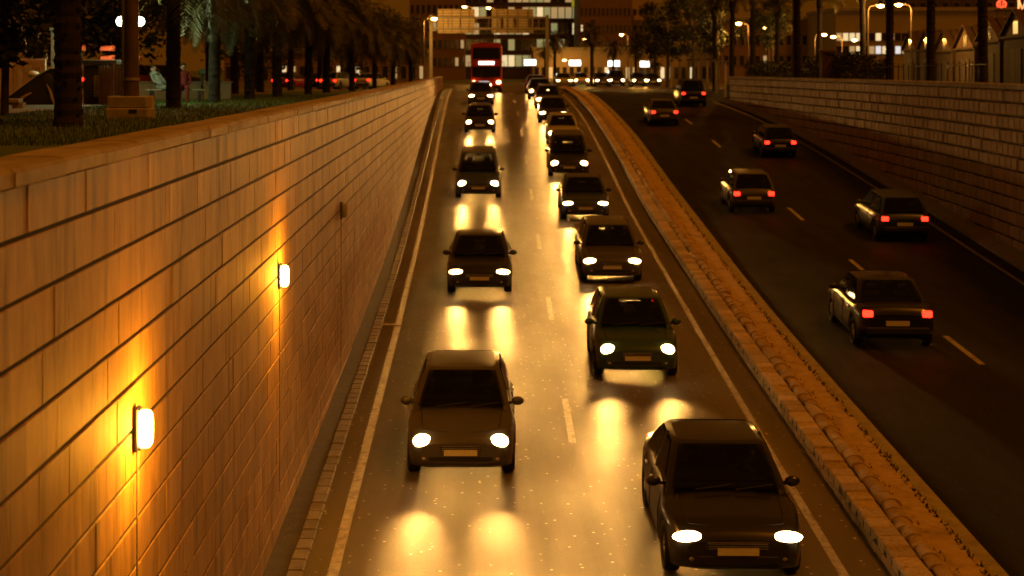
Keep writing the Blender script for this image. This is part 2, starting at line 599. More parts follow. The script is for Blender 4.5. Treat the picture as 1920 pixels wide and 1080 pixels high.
road_l = strip(DS, lambda d: -2.40, lambda d: ML(d) + .05, zr, nx=4).build('road', 'asphalt')
tag(road_l, 'asphalt carriageway of the oncoming headlights', kind='structure')
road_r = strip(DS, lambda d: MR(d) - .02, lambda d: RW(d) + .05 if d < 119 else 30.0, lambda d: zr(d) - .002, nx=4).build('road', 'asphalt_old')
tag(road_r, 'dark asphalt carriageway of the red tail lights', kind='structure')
street = strip([149.9, 160, 175, 200, 235], lambda d: -80, lambda d: 90, lambda d: zr(d) - .006).build('street', 'asphalt')
street['kind'] = 'structure'
# side road surface to the right of where the right wall ends
walkr = strip([float(x) for x in np.arange(20, 119, 3.0)], lambda d: RW(d) + .42, lambda d: RW(d) + 9, lambda d: GR(d) + .012).build('pavement', 'pavement')
walkr['kind'] = 'structure'
walkl = strip([38.0, 50, 70, 90, 120, 150], lambda d: -40, lambda d: -10.9 + (d - 38) * .012, lambda d: GL(d) + .01).build('path', 'pavement')
walkl['kind'] = 'structure'


# painted markings, each a part of its road
def paint(name, parent, f, w, d0, d1, n=2, dz=0.006):
    ds = [d0 + (d1 - d0) * i / n for i in range(n + 1)]
    return strip(ds, lambda d: f(d) - w / 2, lambda d: f(d) + w / 2, lambda d: zr(d) + dz).build(name, 'line_paint', parent)


for i in range(11):
    d0 = 28.4 + 12.5 * (i - 2)
    if d0 > 145:
        break
    paint('lane_dash', road_l, LM, 0.125, d0, d0 + 3.5, 3)
paint('edge_line', road_l, lambda d: -1.80, 0.15, -4, 148, 110)
paint('edge_line', road_l, lambda d: ML(d) - 0.62, 0.13, -4, 146, 110)
for i in range(9):
    d0 = 35.3 + 12.5 * (i - 2)
    paint('lane_dash', road_r, RM, 0.14, d0, d0 + 3.4, 3)
paint('edge_line', road_r, lambda d: RW(d) - 1.3, 0.13, 20, 117, 70)
# stop line and crossing bars at the far junction
for k in range(7):
    strip([152.0, 155.0], lambda d: 10.6 + k * 1.0, lambda d: 11.1 + k * 1.0, lambda d: zr(d) + .004).build('crossing_bar', 'line_paint', street)
# patch of newer asphalt and sealed cracks
pm('tar', (0.022, 0.021, 0.020), (0.015, 0.0145, 0.014), 6, 0.75, 0.3)
for (x0, x1, a, b) in ((-0.9, 1.35, 12.5, 19.5), (2.4, 4.3, 36, 46), (-1.4, 0.6, 55, 63)):
    strip([a, (a + b) / 2, b], lambda d: x0, lambda d: x1, lambda d: zr(d) + .003).build('asphalt_patch', 'asphalt_new', road_l)
# gutter and kerb stones at the foot of the left wall
gut = strip(DS, lambda d: WALL_X - .04, lambda d: -2.395, lambda d: zr(d) + .015, lambda d: zr(d) + .03).build('gutter', 'gutter_dirt')
gut['kind'] = 'structure'
ks = [MB().cbox(-.11, .11, -.215, .215, -.14, .045, .02).mesh('kerb_stone', 'kerb_stone') for _ in range(1)]
d = 14.0
while d < 120:
    o = link('kerb_stone', ks[0], gut, (-2.29 + rnd.uniform(-.008, .008), d, zr(d) + rnd.uniform(0, .012)), (math.atan(slope(d)), 0, rnd.uniform(-.02, .02)))
    d += .45
# drain grate across the edge line
dg = thing('drain_grate', 'small iron drain grate across the left edge line of the road', 'grate', (-1.98, 40.2, zr(40.2)))
MB().box(-.27, .27, -.16, .16, .004, .012).build('frame', 'concrete', dg)
for k in range(6):
    MB().box(-.22 + k * .078, -.19 + k * .078, -.13, .13, .0125, .022).build('bar', 'galvanised', dg)


# ------------------------------------------------------------------ left retaining wall
def px_area(x, d, z0, z1, ln):
    y0, y1 = HY - z1 * F / d, HY - z0 * F / d
    a, b = HX + F * x / (d - ln / 2), HX + F * x / (d + ln / 2)
    a, b = sorted((a, b))
    a, b = max(a, 0), min(b, 1920)
    y0, y1 = max(y0, 0), min(y1, 1080)
    return max(0, b - a) * max(0, y1 - y0)


wall_l = thing('retaining_wall', 'long block retaining wall with two lit lamps, beside the lawn and palms', 'wall', (WALL_X, 0, 0))
BL = 0.75
courses = [(-1.004, -0.68)]
while courses[-1][0] > -6.9:
    t = courses[-1][0]
    courses.append((t - .372, t))
cells = []
for ci, (z0, z1) in enumerate(courses):
    off = (0.5 if ci % 2 else 0.0) * BL + rnd.uniform(-.06, .06)
    y = 4.0 + off
    while y < WALL_END - BL:
        ln = BL * (1 if rnd.random() > .06 else rnd.choice((.9, 1.1)))
        yc = y + ln / 2
        if z1 > zr(yc) - .02:
            cells.append((px_area(WALL_X, yc, max(z0, zr(yc)), z1, ln), yc, z0, z1, ln))
        y += ln
cells.sort(key=lambda c: -c[0])
bcache = {}


def block_mesh(prefix, mat, ln, h, depth):
    key = (prefix, round(ln, 3), round(h, 3))
    if key not in bcache:
        bcache[key] = MB().cbox(-depth, 0, -ln / 2 + .0018, ln / 2 - .0018, -h / 2 + .017, h / 2 - .017, .003).mesh(prefix, mat)
    return bcache[key]


rest = MB()
for i, (a, yc, z0, z1, ln) in enumerate(cells):
    px = rnd.uniform(-.004, .004)
    if i < 298:
        o = link('block', block_mesh('block', 'stone_block', ln, z1 - z0, .10), wall_l, (px, yc, (z0 + z1) / 2), (0, rnd.uniform(-.004, .004), rnd.uniform(-.003, .003)))
    else:
        rest.cbox(px - .10, px, yc - ln / 2 + .003, yc + ln / 2 - .003, z0 + .020, z1 - .020, .004)
tag(rest.build('far_blocks', 'stone_block', wall_l), kind='stuff')
MB().box(-.34, -.016, 3.5, WALL_END, -7.2, -.685).build('backing', 'mortar', wall_l)
cm = {}
y = 3.6
while y < WALL_END - .2:
    ln = 1.2
    if 'c' not in cm:
        mb = MB()
        prof = [(-.40, -.68), (.045, -.68), (.045, -.60), (.02, -.575), (-.03, -.562), (-.36, -.562), (-.40, -.585)]
        n = len(prof)
        V = [(p[0], s * (ln / 2 - .004), p[1]) for s in (-1, 1) for p in prof]
        Fc = [(i, (i + 1) % n, n + (i + 1) % n, n + i) for i in range(n)] + [tuple(range(n - 1, -1, -1)), tuple(range(n, 2 * n))]
        mb.add(V, Fc)
        cm['c'] = mb.mesh('coping_stone', 'coping_stone')
    link('coping_stone', cm['c'], wall_l, (rnd.uniform(-.006, .006), y + ln / 2, rnd.uniform(-.004, .004)))
    y += ln

# wall lamps
for (d, lit, lab) in ((13.2, True, 'glowing bulkhead wall lamp nearest the camera, on the block wall'),
                      (23.0, True, 'glowing bulkhead wall lamp halfway up the block wall, second one along'),
                      (33.8, False, 'dark unlit bulkhead lamp on the block wall, beyond the two lit ones')):
    t = thing('wall_lamp', lab, 'lamp', (WALL_X + .012, d, -2.86), 0, 'bulkhead lamps along the left wall')
    MB().cbox(0, .03, -.075, .075, -.175, .175, .008).build('back_plate', 'black_metal', t)
    mb = MB()
    V, Fc = [], []
    sp_ = lambda v, p: math.copysign(abs(v) ** p, v)
    nn, mm = 16, 10
    for a in range(1, mm):
        th = math.pi * a / mm
        for q in range(nn):
            ph = 2 * math.pi * q / nn
            V.append((.080 + .062 * sp_(math.sin(th), .55) * sp_(math.cos(ph), .7), .072 * sp_(math.sin(th), .55) * sp_(math.sin(ph), .7), .150 * sp_(math.cos(th), .55)))
    for a in range(mm - 2):
        for q in range(nn):
            Fc.append((a * nn + q, (a + 1) * nn + q, (a + 1) * nn + (q + 1) % nn, a * nn + (q + 1) % nn))
    Fc.append(tuple(range(nn)))
    Fc.append(tuple(range((mm - 2) * nn + nn - 1, (mm - 2) * nn - 1, -1)))
    mb.add(V, Fc, True).build('diffuser', 'sodium_wall' if lit else 'concrete', t)
    for zz in (-.16, .16):
        MB().cbox(.031, .05, -.04, .04, zz - .010, zz + .010, .004).build('bracket', 'black_metal', t)
    MB().tube([(.015, .0, -.175), (.015, .0, -3.0)], .009, 6).build('conduit', 'galvanised', t)
    if lit:
        lamp('lamp_glow', 'POINT', (.40, 0, 0), 195, (1.0, 0.33, 0.015), t, .12)

# ------------------------------------------------------------------ right retaining wall
wall_r = thing('retaining_wall', 'dark curved block retaining wall beyond the red tail lights', 'wall', (0, 0, 0))
RT = -0.43
H2 = .435
ds = list(np.arange(24, 118.4, BL))
cells = []
for ci in range(13):
    z1 = RT - .19 - ci * H2
    z0 = z1 - H2
    for k in range(len(ds)):
        yc = ds[k] + (BL / 2 if ci % 2 else 0)
        if z1 < zr(yc) or yc > 118:
            continue
        x = RW(yc)
        ang = math.atan((RW(yc + .3) - RW(yc - .3)) / .6)
        u = (x / yc) * F + HX
        a = (px_area(x, yc, max(z0, zr(yc)), z1, BL) if u < 1925 else 0)
        cells.append((a, yc, z0, z1, x, ang))
cells.sort(key=lambda c: -c[0])
rest = MB()
rb = MB().cbox(0, .10, -BL / 2 + .018, BL / 2 - .018, -H2 / 2 + .016, H2 / 2 - .016, .042).mesh('block', 'stone_block_dark')
for i, (a, yc, z0, z1, x, ang) in enumerate(cells):
    off = rnd.uniform(-.016, .016)
    if i < 298:
        link('block', rb, wall_r, (x + off, yc, (z0 + z1) / 2), (0, 0, -ang + rnd.uniform(-.01, .01)))
    else:
        mt = Matrix.Translation((x + off, yc, (z0 + z1) / 2)) @ Matrix.Rotation(-ang, 4, 'Z')
        rest.cbox(0, .10, -BL / 2 + .018, BL / 2 - .018, -H2 / 2 + .016, H2 / 2 - .016, .042, mat=mt)
tag(rest.build('far_blocks', 'stone_block_dark', wall_r), kind='stuff')
bk = MB()
wd = list(np.arange(22, 118.6, 1.5)) + [118.5]
V, Fc = [], []
for d in wd:
    x = RW(d)
    V += [(x + .035, d, -7), (x + .035, d, RT - .195), (x + .38, d, RT - .195), (x + .38, d, -7)]
for j in range(len(wd) - 1):
    for k in range(3):
        Fc.append((j * 4 + k, j * 4 + k + 1, j * 4 + 5 + k, j * 4 + 4 + k))
Fc.append((0, 1, 2, 3))
e = (len(wd) - 1) * 4
Fc.append((e + 3, e + 2, e + 1, e))
bk.add(V, Fc).build('backing', 'mortar', wall_r)
cp = MB().cbox(-.05, .42, -.595, .595, -.185, 0, .02).mesh('coping_stone', 'coping_stone')
for d in np.arange(23, 118.2, 1.2):
    ang = math.atan((RW(d + .3) - RW(d - .3)) / .6)
    link('coping_stone', cp, wall_r, (RW(d), d, RT), (0, 0, -ang))
# kerb along the foot of the right wall
kr = strip([float(x) for x in np.arange(22, 119, 1.5)], lambda d: RW(d) - .75, lambda d: RW(d) + .04, lambda d: zr(d) + .14)
v2 = strip([float(x) for x in np.arange(22, 119, 1.5)], lambda d: RW(d) - .75, lambda d: RW(d) - .7501, lambda d: zr(d) - .1, lambda d: zr(d) + .14)
kr.add(v2.v, v2.f)
kro = kr.build('kerb', 'concrete')
kro['kind'] = 'structure'

# ------------------------------------------------------------------ median between the carriageways
med = thing('median_strip', 'low sandy median with stone edging blocks and a rounded tile ridge between the roads', 'median', (0, 0, 0))
dm = [float(x) for x in np.arange(8, 150, 1.0)]
HM = .22


def frac(f):
    return lambda d: ML(d) + (MR(d) - ML(d)) * f


strip(dm, frac(.30), frac(.82), lambda d: zr(d) + HM - .05, lambda d: zr(d) + HM - .09, nx=2).build('sand_bed', 'sand', med)
strip(dm, frac(0.02), frac(.34), lambda d: zr(d) + HM - .035).build('bed_base', 'mortar', med)
mb = strip(dm, frac(.015), frac(.016), lambda d: zr(d) - .1, lambda d: zr(d) + HM - .06)
mb.build('footing', 'mortar', med)
mb = strip(dm, frac(.80), frac(1.0), lambda d: zr(d) + .10)
for (fa, z0, z1) in ((1.0, -.1, .10), (.80, .10, .01)):
    q = strip(dm, frac(fa), frac(fa + .0005), lambda d: zr(d) + z0, lambda d: zr(d) + z1)
    mb.add(q.v, q.f)
mb.build('kerb_strip', 'concrete', med)
eb = [MB().cbox(-.17, .18, -.203, .203, -.16, .0, .022).mesh('edging_block', 'median_block') for _ in range(1)]
fb = [MB().cbox(-.06, .06, -.13, .13, -.075, .075, .014).mesh('face_stone', 'median_block') for _ in range(1)]
rest = MB()
n_eb = 0
d = 15.0
while d < 148:
    ang = math.atan((ML(d + .3) - ML(d - .3)) / .6)
    w = MR(d) - ML(d)
    loc = (ML(d) + .19, d, zr(d) + HM + rnd.uniform(-.012, .012))
    rot = (math.atan(slope(d)) + rnd.uniform(-.015, .015), rnd.uniform(-.03, .03), -ang + rnd.uniform(-.03, .03))
    if n_eb < 296:
        link('edging_block', eb[0], med, loc, rot)
        n_eb += 1
    else:
        mt = Matrix.Translation(loc) @ Euler(rot).to_matrix().to_4x4()
        rest.cbox(-.17, .18, -.203, .203, -.16, 0, .022, mat=mt)
    d += .445
if rest.v:
    tag(rest.build('far_edging', 'median_block', med), kind='stuff')
d = 15.0
k = 0
while d < 75:
    ang = math.atan((ML(d + .3) - ML(d - .3)) / .6)
    for row in (0,):
        link('face_stone', fb[0], med, (ML(d) + .055 + rnd.uniform(-.012, .012), d + rnd.uniform(-.02, .02), zr(d) + .005 + rnd.uniform(-.01, .01)),
             (math.atan(slope(d)), 0, -ang + rnd.uniform(-.05, .05)))
    d += .275
# rounded ridge tiles
mb = MB()
nseg = 9
V, Fc = [], []
for j, (yy, rs) in enumerate(((-.26, 1.0), (-.10, .99), (.10, .93), (.24, .86))):
    for i in range(nseg + 1):
        a = math.pi * i / nseg
        V.append((-.165 * rs * math.cos(a), yy, .175 * rs * math.sin(a) - .05))
for j in range(3):
    for i in range(nseg):
        k = j * (nseg + 1) + i
        Fc.append((k, k + nseg + 1, k + nseg + 2, k + 1))
mb.add(V, Fc, True)
mb.add([V[i] for i in range(nseg + 1)], [tuple(range(nseg + 1))])
tile = mb.mesh('ridge_tile', 'clay_roll')
d = 15.0
n_t = 0
rest = MB()
while d < 148:
    ang = math.atan((ML(d + .3) - ML(d - .3)) / .6)
    s = rnd.uniform(.80, 1.08)
    loc = (ML(d) + .535 + rnd.uniform(-.02, .02), d, zr(d) + HM - .045 + rnd.uniform(-.01, .012))
    rot = (math.atan(slope(d)), rnd.uniform(-.10, .10), -ang + rnd.uniform(-.07, .07))
    if n_t < 296:
        o = link('ridge_tile', tile, med, loc, rot)
        o.scale = (s, 1, s * rnd.uniform(.62, .85))
        n_t += 1
    else:
        mt = Matrix.Translation(loc) @ Euler(rot).to_matrix().to_4x4()
        rest.add(mb.v, mb.f, True, mt)
    d += .42
if rest.v:
    tag(rest.build('far_tiles', 'clay_roll', med), kind='stuff')
# dry weeds along the sand edge
wmb = MB()
for i in range(3200):
    d = 16 + (rnd.random() ** 1.6) * 110
    f = rnd.choice((rnd.gauss(.79, .018), rnd.gauss(.79, .018), rnd.gauss(.50, .02)))
    x = frac(f)(d)
    z = zr(d) + HM - .095
    a = rnd.uniform(0, 6.28)
    h = rnd.uniform(.02, .08)
    w = rnd.uniform(.012, .03)
    dx, dy = math.cos(a), math.sin(a)
    l = rnd.uniform(.02, .10)
    wmb.add([(x - dy * w, d + dx * w, z), (x + dy * w, d - dx * w, z), (x + dx * l, d + dy * l, z + h)], [(0, 1, 2)])
tag(wmb.build('weeds', 'weed', None), 'dry dark weeds along the sandy median edge', 'weeds', kind='stuff')

# ------------------------------------------------------------------ lawn grass blades near the wall
gm = MB()
for i in range(30000):
    d = 22 + (rnd.random() ** 1.5) * 60
    x = -3.25 - rnd.random() * (7 + (d - 22) * .03)
    z = GL(d) - .01
    a = rnd.uniform(0, 6.28)
    h = rnd.uniform(.04, .11)
    w = .012
    dx, dy = math.cos(a), math.sin(a)
    l = rnd.uniform(0, .05)
    gm.add([(x - dy * w, d + dx * w, z), (x + dy * w, d - dx * w, z), (x + dx * l, d + dy * l, z + h)], [(0, 1, 2)])
tag(gm.build('grass', 'grass_blade'), 'short lawn grass behind the retaining wall', 'grass', kind='stuff')


# ------------------------------------------------------------------ vehicles
def car_style(L, W, H, cowl, r0, r1, tail, hood, belt, deck, low=.20, hl=(.185, .098), gr=.42):
    parts = []
    w2 = W / 2
    yc = (.80, L - .78)
    RA = .36
    st = sorted(set([0, .03, .08, .16, .28] + [round(v, 3) for v in np.arange(.36, L - .3, .12)] + [L - .26, L - .14, L - .06, L - .02, L]))
    fw = lambda y: float(np.interp(y, [0, .03, .12, .35, .9, L - .9, L - .3, L - .1, L], [.72, .80, .88, .95, 1, 1, .96, .90, .80])) * w2
    ft = lambda y: float(np.interp(y, [0, .03, .10, .30, cowl - .1, cowl + .25, tail - .3, tail, L - .12, L - .04, L],
                                   [.60, .66, .71, hood - .08, hood, belt, belt, deck, deck - .02, deck - .10, deck - .2]))
    fb_ = lambda y: float(np.interp(y, [0, .05, .4, L - .4, L - .05, L], [.32, .24, low, low, .28, .36]))
    V, Fc = [], []
    for y in st:
        w, zt, zb = fw(y), ft(y), fb_(y)
        arch = 0
        for c in yc:
            if abs(y - c) < RA:
                arch = max(arch, .315 + math.sqrt(RA * RA - (y - c) ** 2))
        zs = max(zb + .03, arch)
        zs = min(zs, zt - .08)
        half = [(0, zb), (w - .25, zb), (w - .25, max(zb, min(arch, zt - .12))), (w * .975, zs), (w * 1.0, zs + .30 * (zt - zs)), (w * .995, zs + .55 * (zt - zs)),
                (w * .965, zs + .82 * (zt - zs)), (w * .90, zt - .012), (w * .70, zt + .012), (w * .35, zt + .028), (0, zt + .034)]
        ring = half + [(-a, b) for a, b in half[-2:0:-1]]
        V += [(a, y, b) for a, b in ring]
    n = len(V) // len(st)
    for j in range(len(st) - 1):
        for k in range(n):
            k2 = (k + 1) % n
            Fc.append((j * n + k, j * n + k2, (j + 1) * n + k2, (j + 1) * n + k))
    mb = MB()
    mb.add(V, Fc, True)
    mb.add(V[:n], [tuple(range(n))])
    mb.add(V[-n:], [tuple(range(n - 1, -1, -1))])
    parts.append(('body', mb.mesh('body', 'paint_silver'), None, True))
    # cabin
    wb, wt = w2 * .90, w2 * .70
    lev = []
    for (t, zz) in ((0, belt - .03), (.35, belt + (H - belt) * .38), (.7, belt + (H - belt) * .74), (.93, H - .035), (1.0, H - .008)):
        hw = wb + (wt - wb) * (t ** 1.15)
        y0 = cowl + (r0 - cowl) * t
        y1 = tail + (r1 - tail) * t
        c = .10 + .05 * t
        if t == 1.0:
            hw -= .07
            y0 += .08
            y1 -= .08
        lev.append([(x, y, zz) for x, y in ((-hw + c, y0), (-hw * .4, y0 - .03), (hw * .4, y0 - .03), (hw - c, y0), (hw - c * .3, y0 + c * .3), (hw, y0 + c), (hw * 1.0, (y0 + y1) / 2), (hw, y1 - c),
                                             (hw - c * .3, y1 - c * .3), (hw - c, y1), (0, y1 + .02), (-hw + c, y1), (-hw + c * .3, y1 - c * .3), (-hw, y1 - c), (-hw, (y0 + y1) / 2), (-hw, y0 + c), (-hw + c * .3, y0 + c * .3))])
    n = len(lev[0])
    V = [p for l in lev for p in l]
    solid = {3, 4, 7, 8, 11, 12, 15, 16}       # the corner posts; the other segments are window openings below the roof
    Fc = [(j * n + k, j * n + (k + 1) % n, (j + 1) * n + (k + 1) % n, (j + 1) * n + k) for j in range(len(lev) - 1) for k in range(n) if j >= 3 or k in solid]
    mb = MB().add(V, Fc, True)
    ctr = (0, (r0 + r1) / 2, H + .012)
    mb.add(lev[-1] + [ctr], [(k, (k + 1) % n, n) for k in range(n)], True)
    parts.append(('cabin', mb.mesh('cabin', 'paint_silver'), None, True))

    def pt(t, side, v):      # side: front / rear / left / right; v runs along the edge
        zz = belt + (H - belt) * t
        hw = wb + (wt - wb) * (t ** 1.15)
        y0 = cowl + (r0 - cowl) * t
        y1 = tail + (r1 - tail) * t
        o = .016
        if side == 'front':
            return ((v * 2 - 1) * (hw - .07), y0 - o - .018, zz + o * .6)
        if side == 'rear':
            return (-(v * 2 - 1) * (hw - .08), y1 + o + .012, zz + o * .6)
        sx = 1 if side == 'right' else -1
        return (sx * (hw + o), y0 + .18 + (y1 - y0 - .36) * v, zz)
    parts.append(('windscreen', MB().patch(pt(.05, 'front', 0), pt(.05, 'front', 1), pt(.93, 'front', 1), pt(.93, 'front', 0), 6, 3, .014).mesh('windscreen', 'car_glass'), None, False))
    parts.append(('rear_window', MB().patch(pt(.14, 'rear', 0), pt(.14, 'rear', 1), pt(.92, 'rear', 1), pt(.92, 'rear', 0), 6, 3, .008).mesh('rear_window', 'car_glass'), None, False))
    for sd in ('left', 'right'):
        for (a, b) in ((.02, .47), (.52, .98)):
            q = [pt(.08, sd, a), pt(.08, sd, b), pt(.88, sd, b), pt(.88, sd, a)]
            if sd == 'left':
                q = [q[1], q[0], q[3], q[2]]
            parts.append(('side_window', MB().patch(*q, 3, 3).mesh('side_window', 'car_glass'), None, False))
    # front details
    parts.append(('grille', MB().cbox(-w2 * gr, w2 * gr, -.012, .05, .50, .60, .01).mesh('grille', 'black_metal'), None, False))
    parts.append(('air_intake', MB().cbox(-w2 * .58, w2 * .58, -.004, .05, .335, .425, .012).mesh('air_intake', 'black_metal'), None, False))
    parts.append(('number_plate', MB().box(-.26, .26, -.022, -.010, .435, .53).mesh('number_plate', 'plate_white'), None, False))
    parts.append(('number_plate', MB().box(-.26, .26, L + .008, L + .020, .56, .67).mesh('number_plate', 'plate_white'), None, False))
    parts.append(('rear_bumper', MB().cbox(-w2 * .80, w2 * .80, L - .05, L + .045, .36, .53, .03).mesh('rear_bumper', 'black_rubber'), None, False))
    for sx in (-1, 1):
        parts.append(('headlight', MB().ell((sx * w2 * .69, .08, .645), (hl[0], .095, hl[1]), 14, 8).mesh('headlight', 'headlight_lit'), 'lamp', False))
        parts.append(('tail_light', MB().cbox(sx * w2 * .735 - .11, sx * w2 * .735 + .11, L - .10, L + .018, deck - .23, deck - .085, .02).mesh('tail_light', 'tail_lit'), 'tail', False))
        parts.append(('mirror', MB().ell((sx * (w2 + .045), cowl + .40, belt + .04), (.105, .06, .075), 10, 6).tube([(sx * (w2 * .86), cowl + .42, belt + .0), (sx * (w2 + .02), cowl + .41, belt + .02)], .028, 6).mesh('mirror', 'paint_silver'), None, True))
    # shut lines, wipers, trim
    sm = MB()
    for sx in (-1, 1):
        ys = np.linspace(.20, cowl - .02, 9)
        sm.tube([(sx * fw(y) * .74, y, ft(y) + .013) for y in ys], .007, 5, cap=False)
    xs = np.linspace(-1, 1, 9)
    sm.tube([(x * fw(.20) * .74, .20 - .05 * (1 - x * x), ft(.20 - .05 * (1 - x * x)) + .024) for x in xs], .007, 5, cap=False)
    parts.append(('bonnet_seam', sm.mesh('bonnet_seam', 'black_rubber'), None, False))
    for x0 in (-.42, .12):
        a, b_ = pt(.03, 'front', .5), pt(.16, 'front', .5)
        parts.append(('wiper', MB().tube([(x0, a[1] - .02, a[2] + .01), (x0 + .5, b_[1] - .03, b_[2] - .01)], .011, 5).mesh('wiper', 'black_rubber'), None, False))
    rf_ = MB()
    hb = wb - .05
    rf_.box(-hb, hb, cowl + .12, tail - .10, belt + .040, belt + .050)
    parts.append(('cabin_floor', rf_.mesh('cabin_floor', 'black_rubber'), None, False))
    parts.append(('dashboard', MB().cbox(-hb + .06, hb - .06, cowl + .30, cowl + .62, belt + .051, belt + .10, .03).mesh('dashboard', 'black_rubber'), None, False))
    parts.append(('steering_wheel', MB().tube([(.36 + .17 * math.cos(q * math.pi / 8), cowl + .72 - .05 * math.sin(q * math.pi / 8), belt + .10 + .12 * math.sin(q * math.pi / 8)) for q in range(17)], .016, 6, cap=False).mesh('steering_wheel', 'black_metal'), None, False))
    for sx in (-1, 1):
        for (yy, hh) in ((cowl + 1.22, .24), (min(cowl + 2.05, tail - .5), .20)):
            st_ = MB().cbox(sx * .36 - .22, sx * .36 + .22, yy, yy + .13, belt + .051, belt + hh, .04)
            st_.cbox(sx * .36 - .12, sx * .36 + .12, yy + .03, yy + .11, belt + hh + .03, belt + hh + .17, .03)
            st_.box(sx * .36 - .05, sx * .36 + .05, yy + .06, yy + .08, belt + hh - .01, belt + hh + .05)
            parts.append(('seat', st_.mesh('seat', 'seat_cloth'), None, False))
    parts.append(('rear_view_mirror', MB().cbox(-.10, .10, r0 + .02, r0 + .05, H - .17, H - .11, .01).mesh('rear_view_mirror', 'black_metal'), None, False))
    for sx in (-1, 1):
        p0, p1 = pt(.0, 'right', .495), pt(.95, 'right', .495)
        parts.append(('pillar', MB().tube([(sx * (p0[0] - .03), p0[1], p0[2] - .02), (sx * (p1[0] - .03), p1[1], p1[2])], .04, 6).mesh('pillar', 'black_metal'), None, False))
    for sx in (-1, 1):
        for y in (cowl + .22, (cowl + tail) / 2 + .05, tail - .55):
            zt_ = ft(y)
            zb_ = .34
            for c in yc:
                if abs(y - c) < RA + .02:
                    zb_ = .70
            ds_ = MB()
            ds_.tube([(sx * (fw(y) * 1.002), y, zb_), (sx * (fw(y) * 1.004), y, zb_ + (zt_ - zb_) * .5), (sx * (fw(y) * .955), y, zt_ - .06)], .006, 5, cap=False)
            parts.append(('door_seam', ds_.mesh('door_seam', 'black_rubber'), None, False))
        for y in ((cowl + tail) / 2 - .12, tail - .72):
            parts.append(('door_handle', MB().cbox(sx * w2 * .985 - .02, sx * w2 * .985 + .025, y - .09, y + .09, belt - .16, belt - .13, .006).mesh('door_handle', 'rim_metal'), None, False))
        parts.append(('fog_light', MB().ell((sx * w2 * .66, .03, .385), (.06, .04, .04), 8, 6).mesh('fog_light', 'rim_metal'), None, False))
    for k in range(3):
        z = .515 + k * .030
        parts.append(('grille_slat', MB().box(-w2 * gr * .95, w2 * gr * .95, -.022, -.013, z, z + .010).mesh('grille_slat', 'rim_metal'), None, False))
    parts.append(('tailgate_seam', MB().tube([(-w2 * .62, L + .004, deck - .26), (w2 * .62, L + .004, deck - .26)], .007, 5).mesh('tailgate_seam', 'black_rubber'), None, False))
    wheels = []
    for sx in (-1, 1):
        for c in yc:
            prof = [(.0, .19), (.06, .195), (.09, .25), (.10, .30), (.07, .318), (-.07, .318), (-.10, .30), (-.09, .25), (-.06, .195)]
            V, Fc = [], []
            ns = 20
            for k in range(ns):
                a = 2 * math.pi * k / ns
                for (px_, rr_) in prof:
                    V.append((sx * (w2 - .115) + px_, c + rr_ * math.cos(a), .318 + rr_ * math.sin(a)))
            q = len(prof)
            for k in range(ns):
                for i in range(q):
                    Fc.append((k * q + i, k * q + (i + 1) % q, ((k + 1) % ns) * q + (i + 1) % q, ((k + 1) % ns) * q + i))
            ty = MB().add(V, Fc, True).mesh('wheel', 'black_rubber')
            rm = MB()
            xo = sx * (w2 - .055)
            for k in range(5):
                a = 2 * math.pi * k / 5
                rm.tube([(xo, c, .318), (xo - sx * .012, c + .185 * math.cos(a), .318 + .185 * math.sin(a))], [.045, .03], 5)
            rm.tube([(xo - sx * .03, c + .19 * math.cos(2 * math.pi * k / 16), .318 + .19 * math.sin(2 * math.pi * k / 16)) for k in range(17)], .018, 5, cap=False)
            wheels.append((ty, rm.mesh('rim', 'rim_metal')))
    return {'parts': parts, 'wheels': wheels, 'L': L, 'w2': w2}


STY = {
    'hatchback': car_style(4.05, 1.74, 1.47, .98, 1.78, 3.35, 3.98, .90, .96, .93, hl=(.15, .115), gr=.36),
    'saloon': car_style(4.55, 1.78, 1.43, 1.10, 1.90, 3.20, 3.95, .88, .94, .98, hl=(.21, .072), gr=.44),
    'people carrier': car_style(4.50, 1.84, 1.78, .85, 1.60, 4.05, 4.44, .98, 1.06, 1.05, hl=(.17, .12), gr=.48),
    'estate car': car_style(4.60, 1.77, 1.48, 1.08, 1.86, 4.05, 4.54, .89, .95, .95, hl=(.20, .085), gr=.30),
}
beam_d = bpy.data.lights.new('headlight_beam', 'SPOT')
beam_d.energy = 2600
beam_d.color = (1.0, 0.46, 0.10)
beam_d.spot_size = R(31)
beam_d.spot_blend = 1.0
beam_d.shadow_soft_size = 0.07


# low-beam optics throw more light down the road than right in front of the bumper
beam_d.use_nodes = True
bnt = beam_d.node_tree
b_em = [n for n in bnt.nodes if n.type == 'EMISSION'][0]
b_fo = bnt.nodes.new('ShaderNodeLightFalloff')
b_fo.inputs['Strength'].default_value = 0.12
bnt.links.new(b_fo.outputs['Linear'], b_em.inputs['Strength'])
far_beam_d = beam_d.copy()
far_beam_d.energy = 2600
far_beam_d.spot_size = R(34)


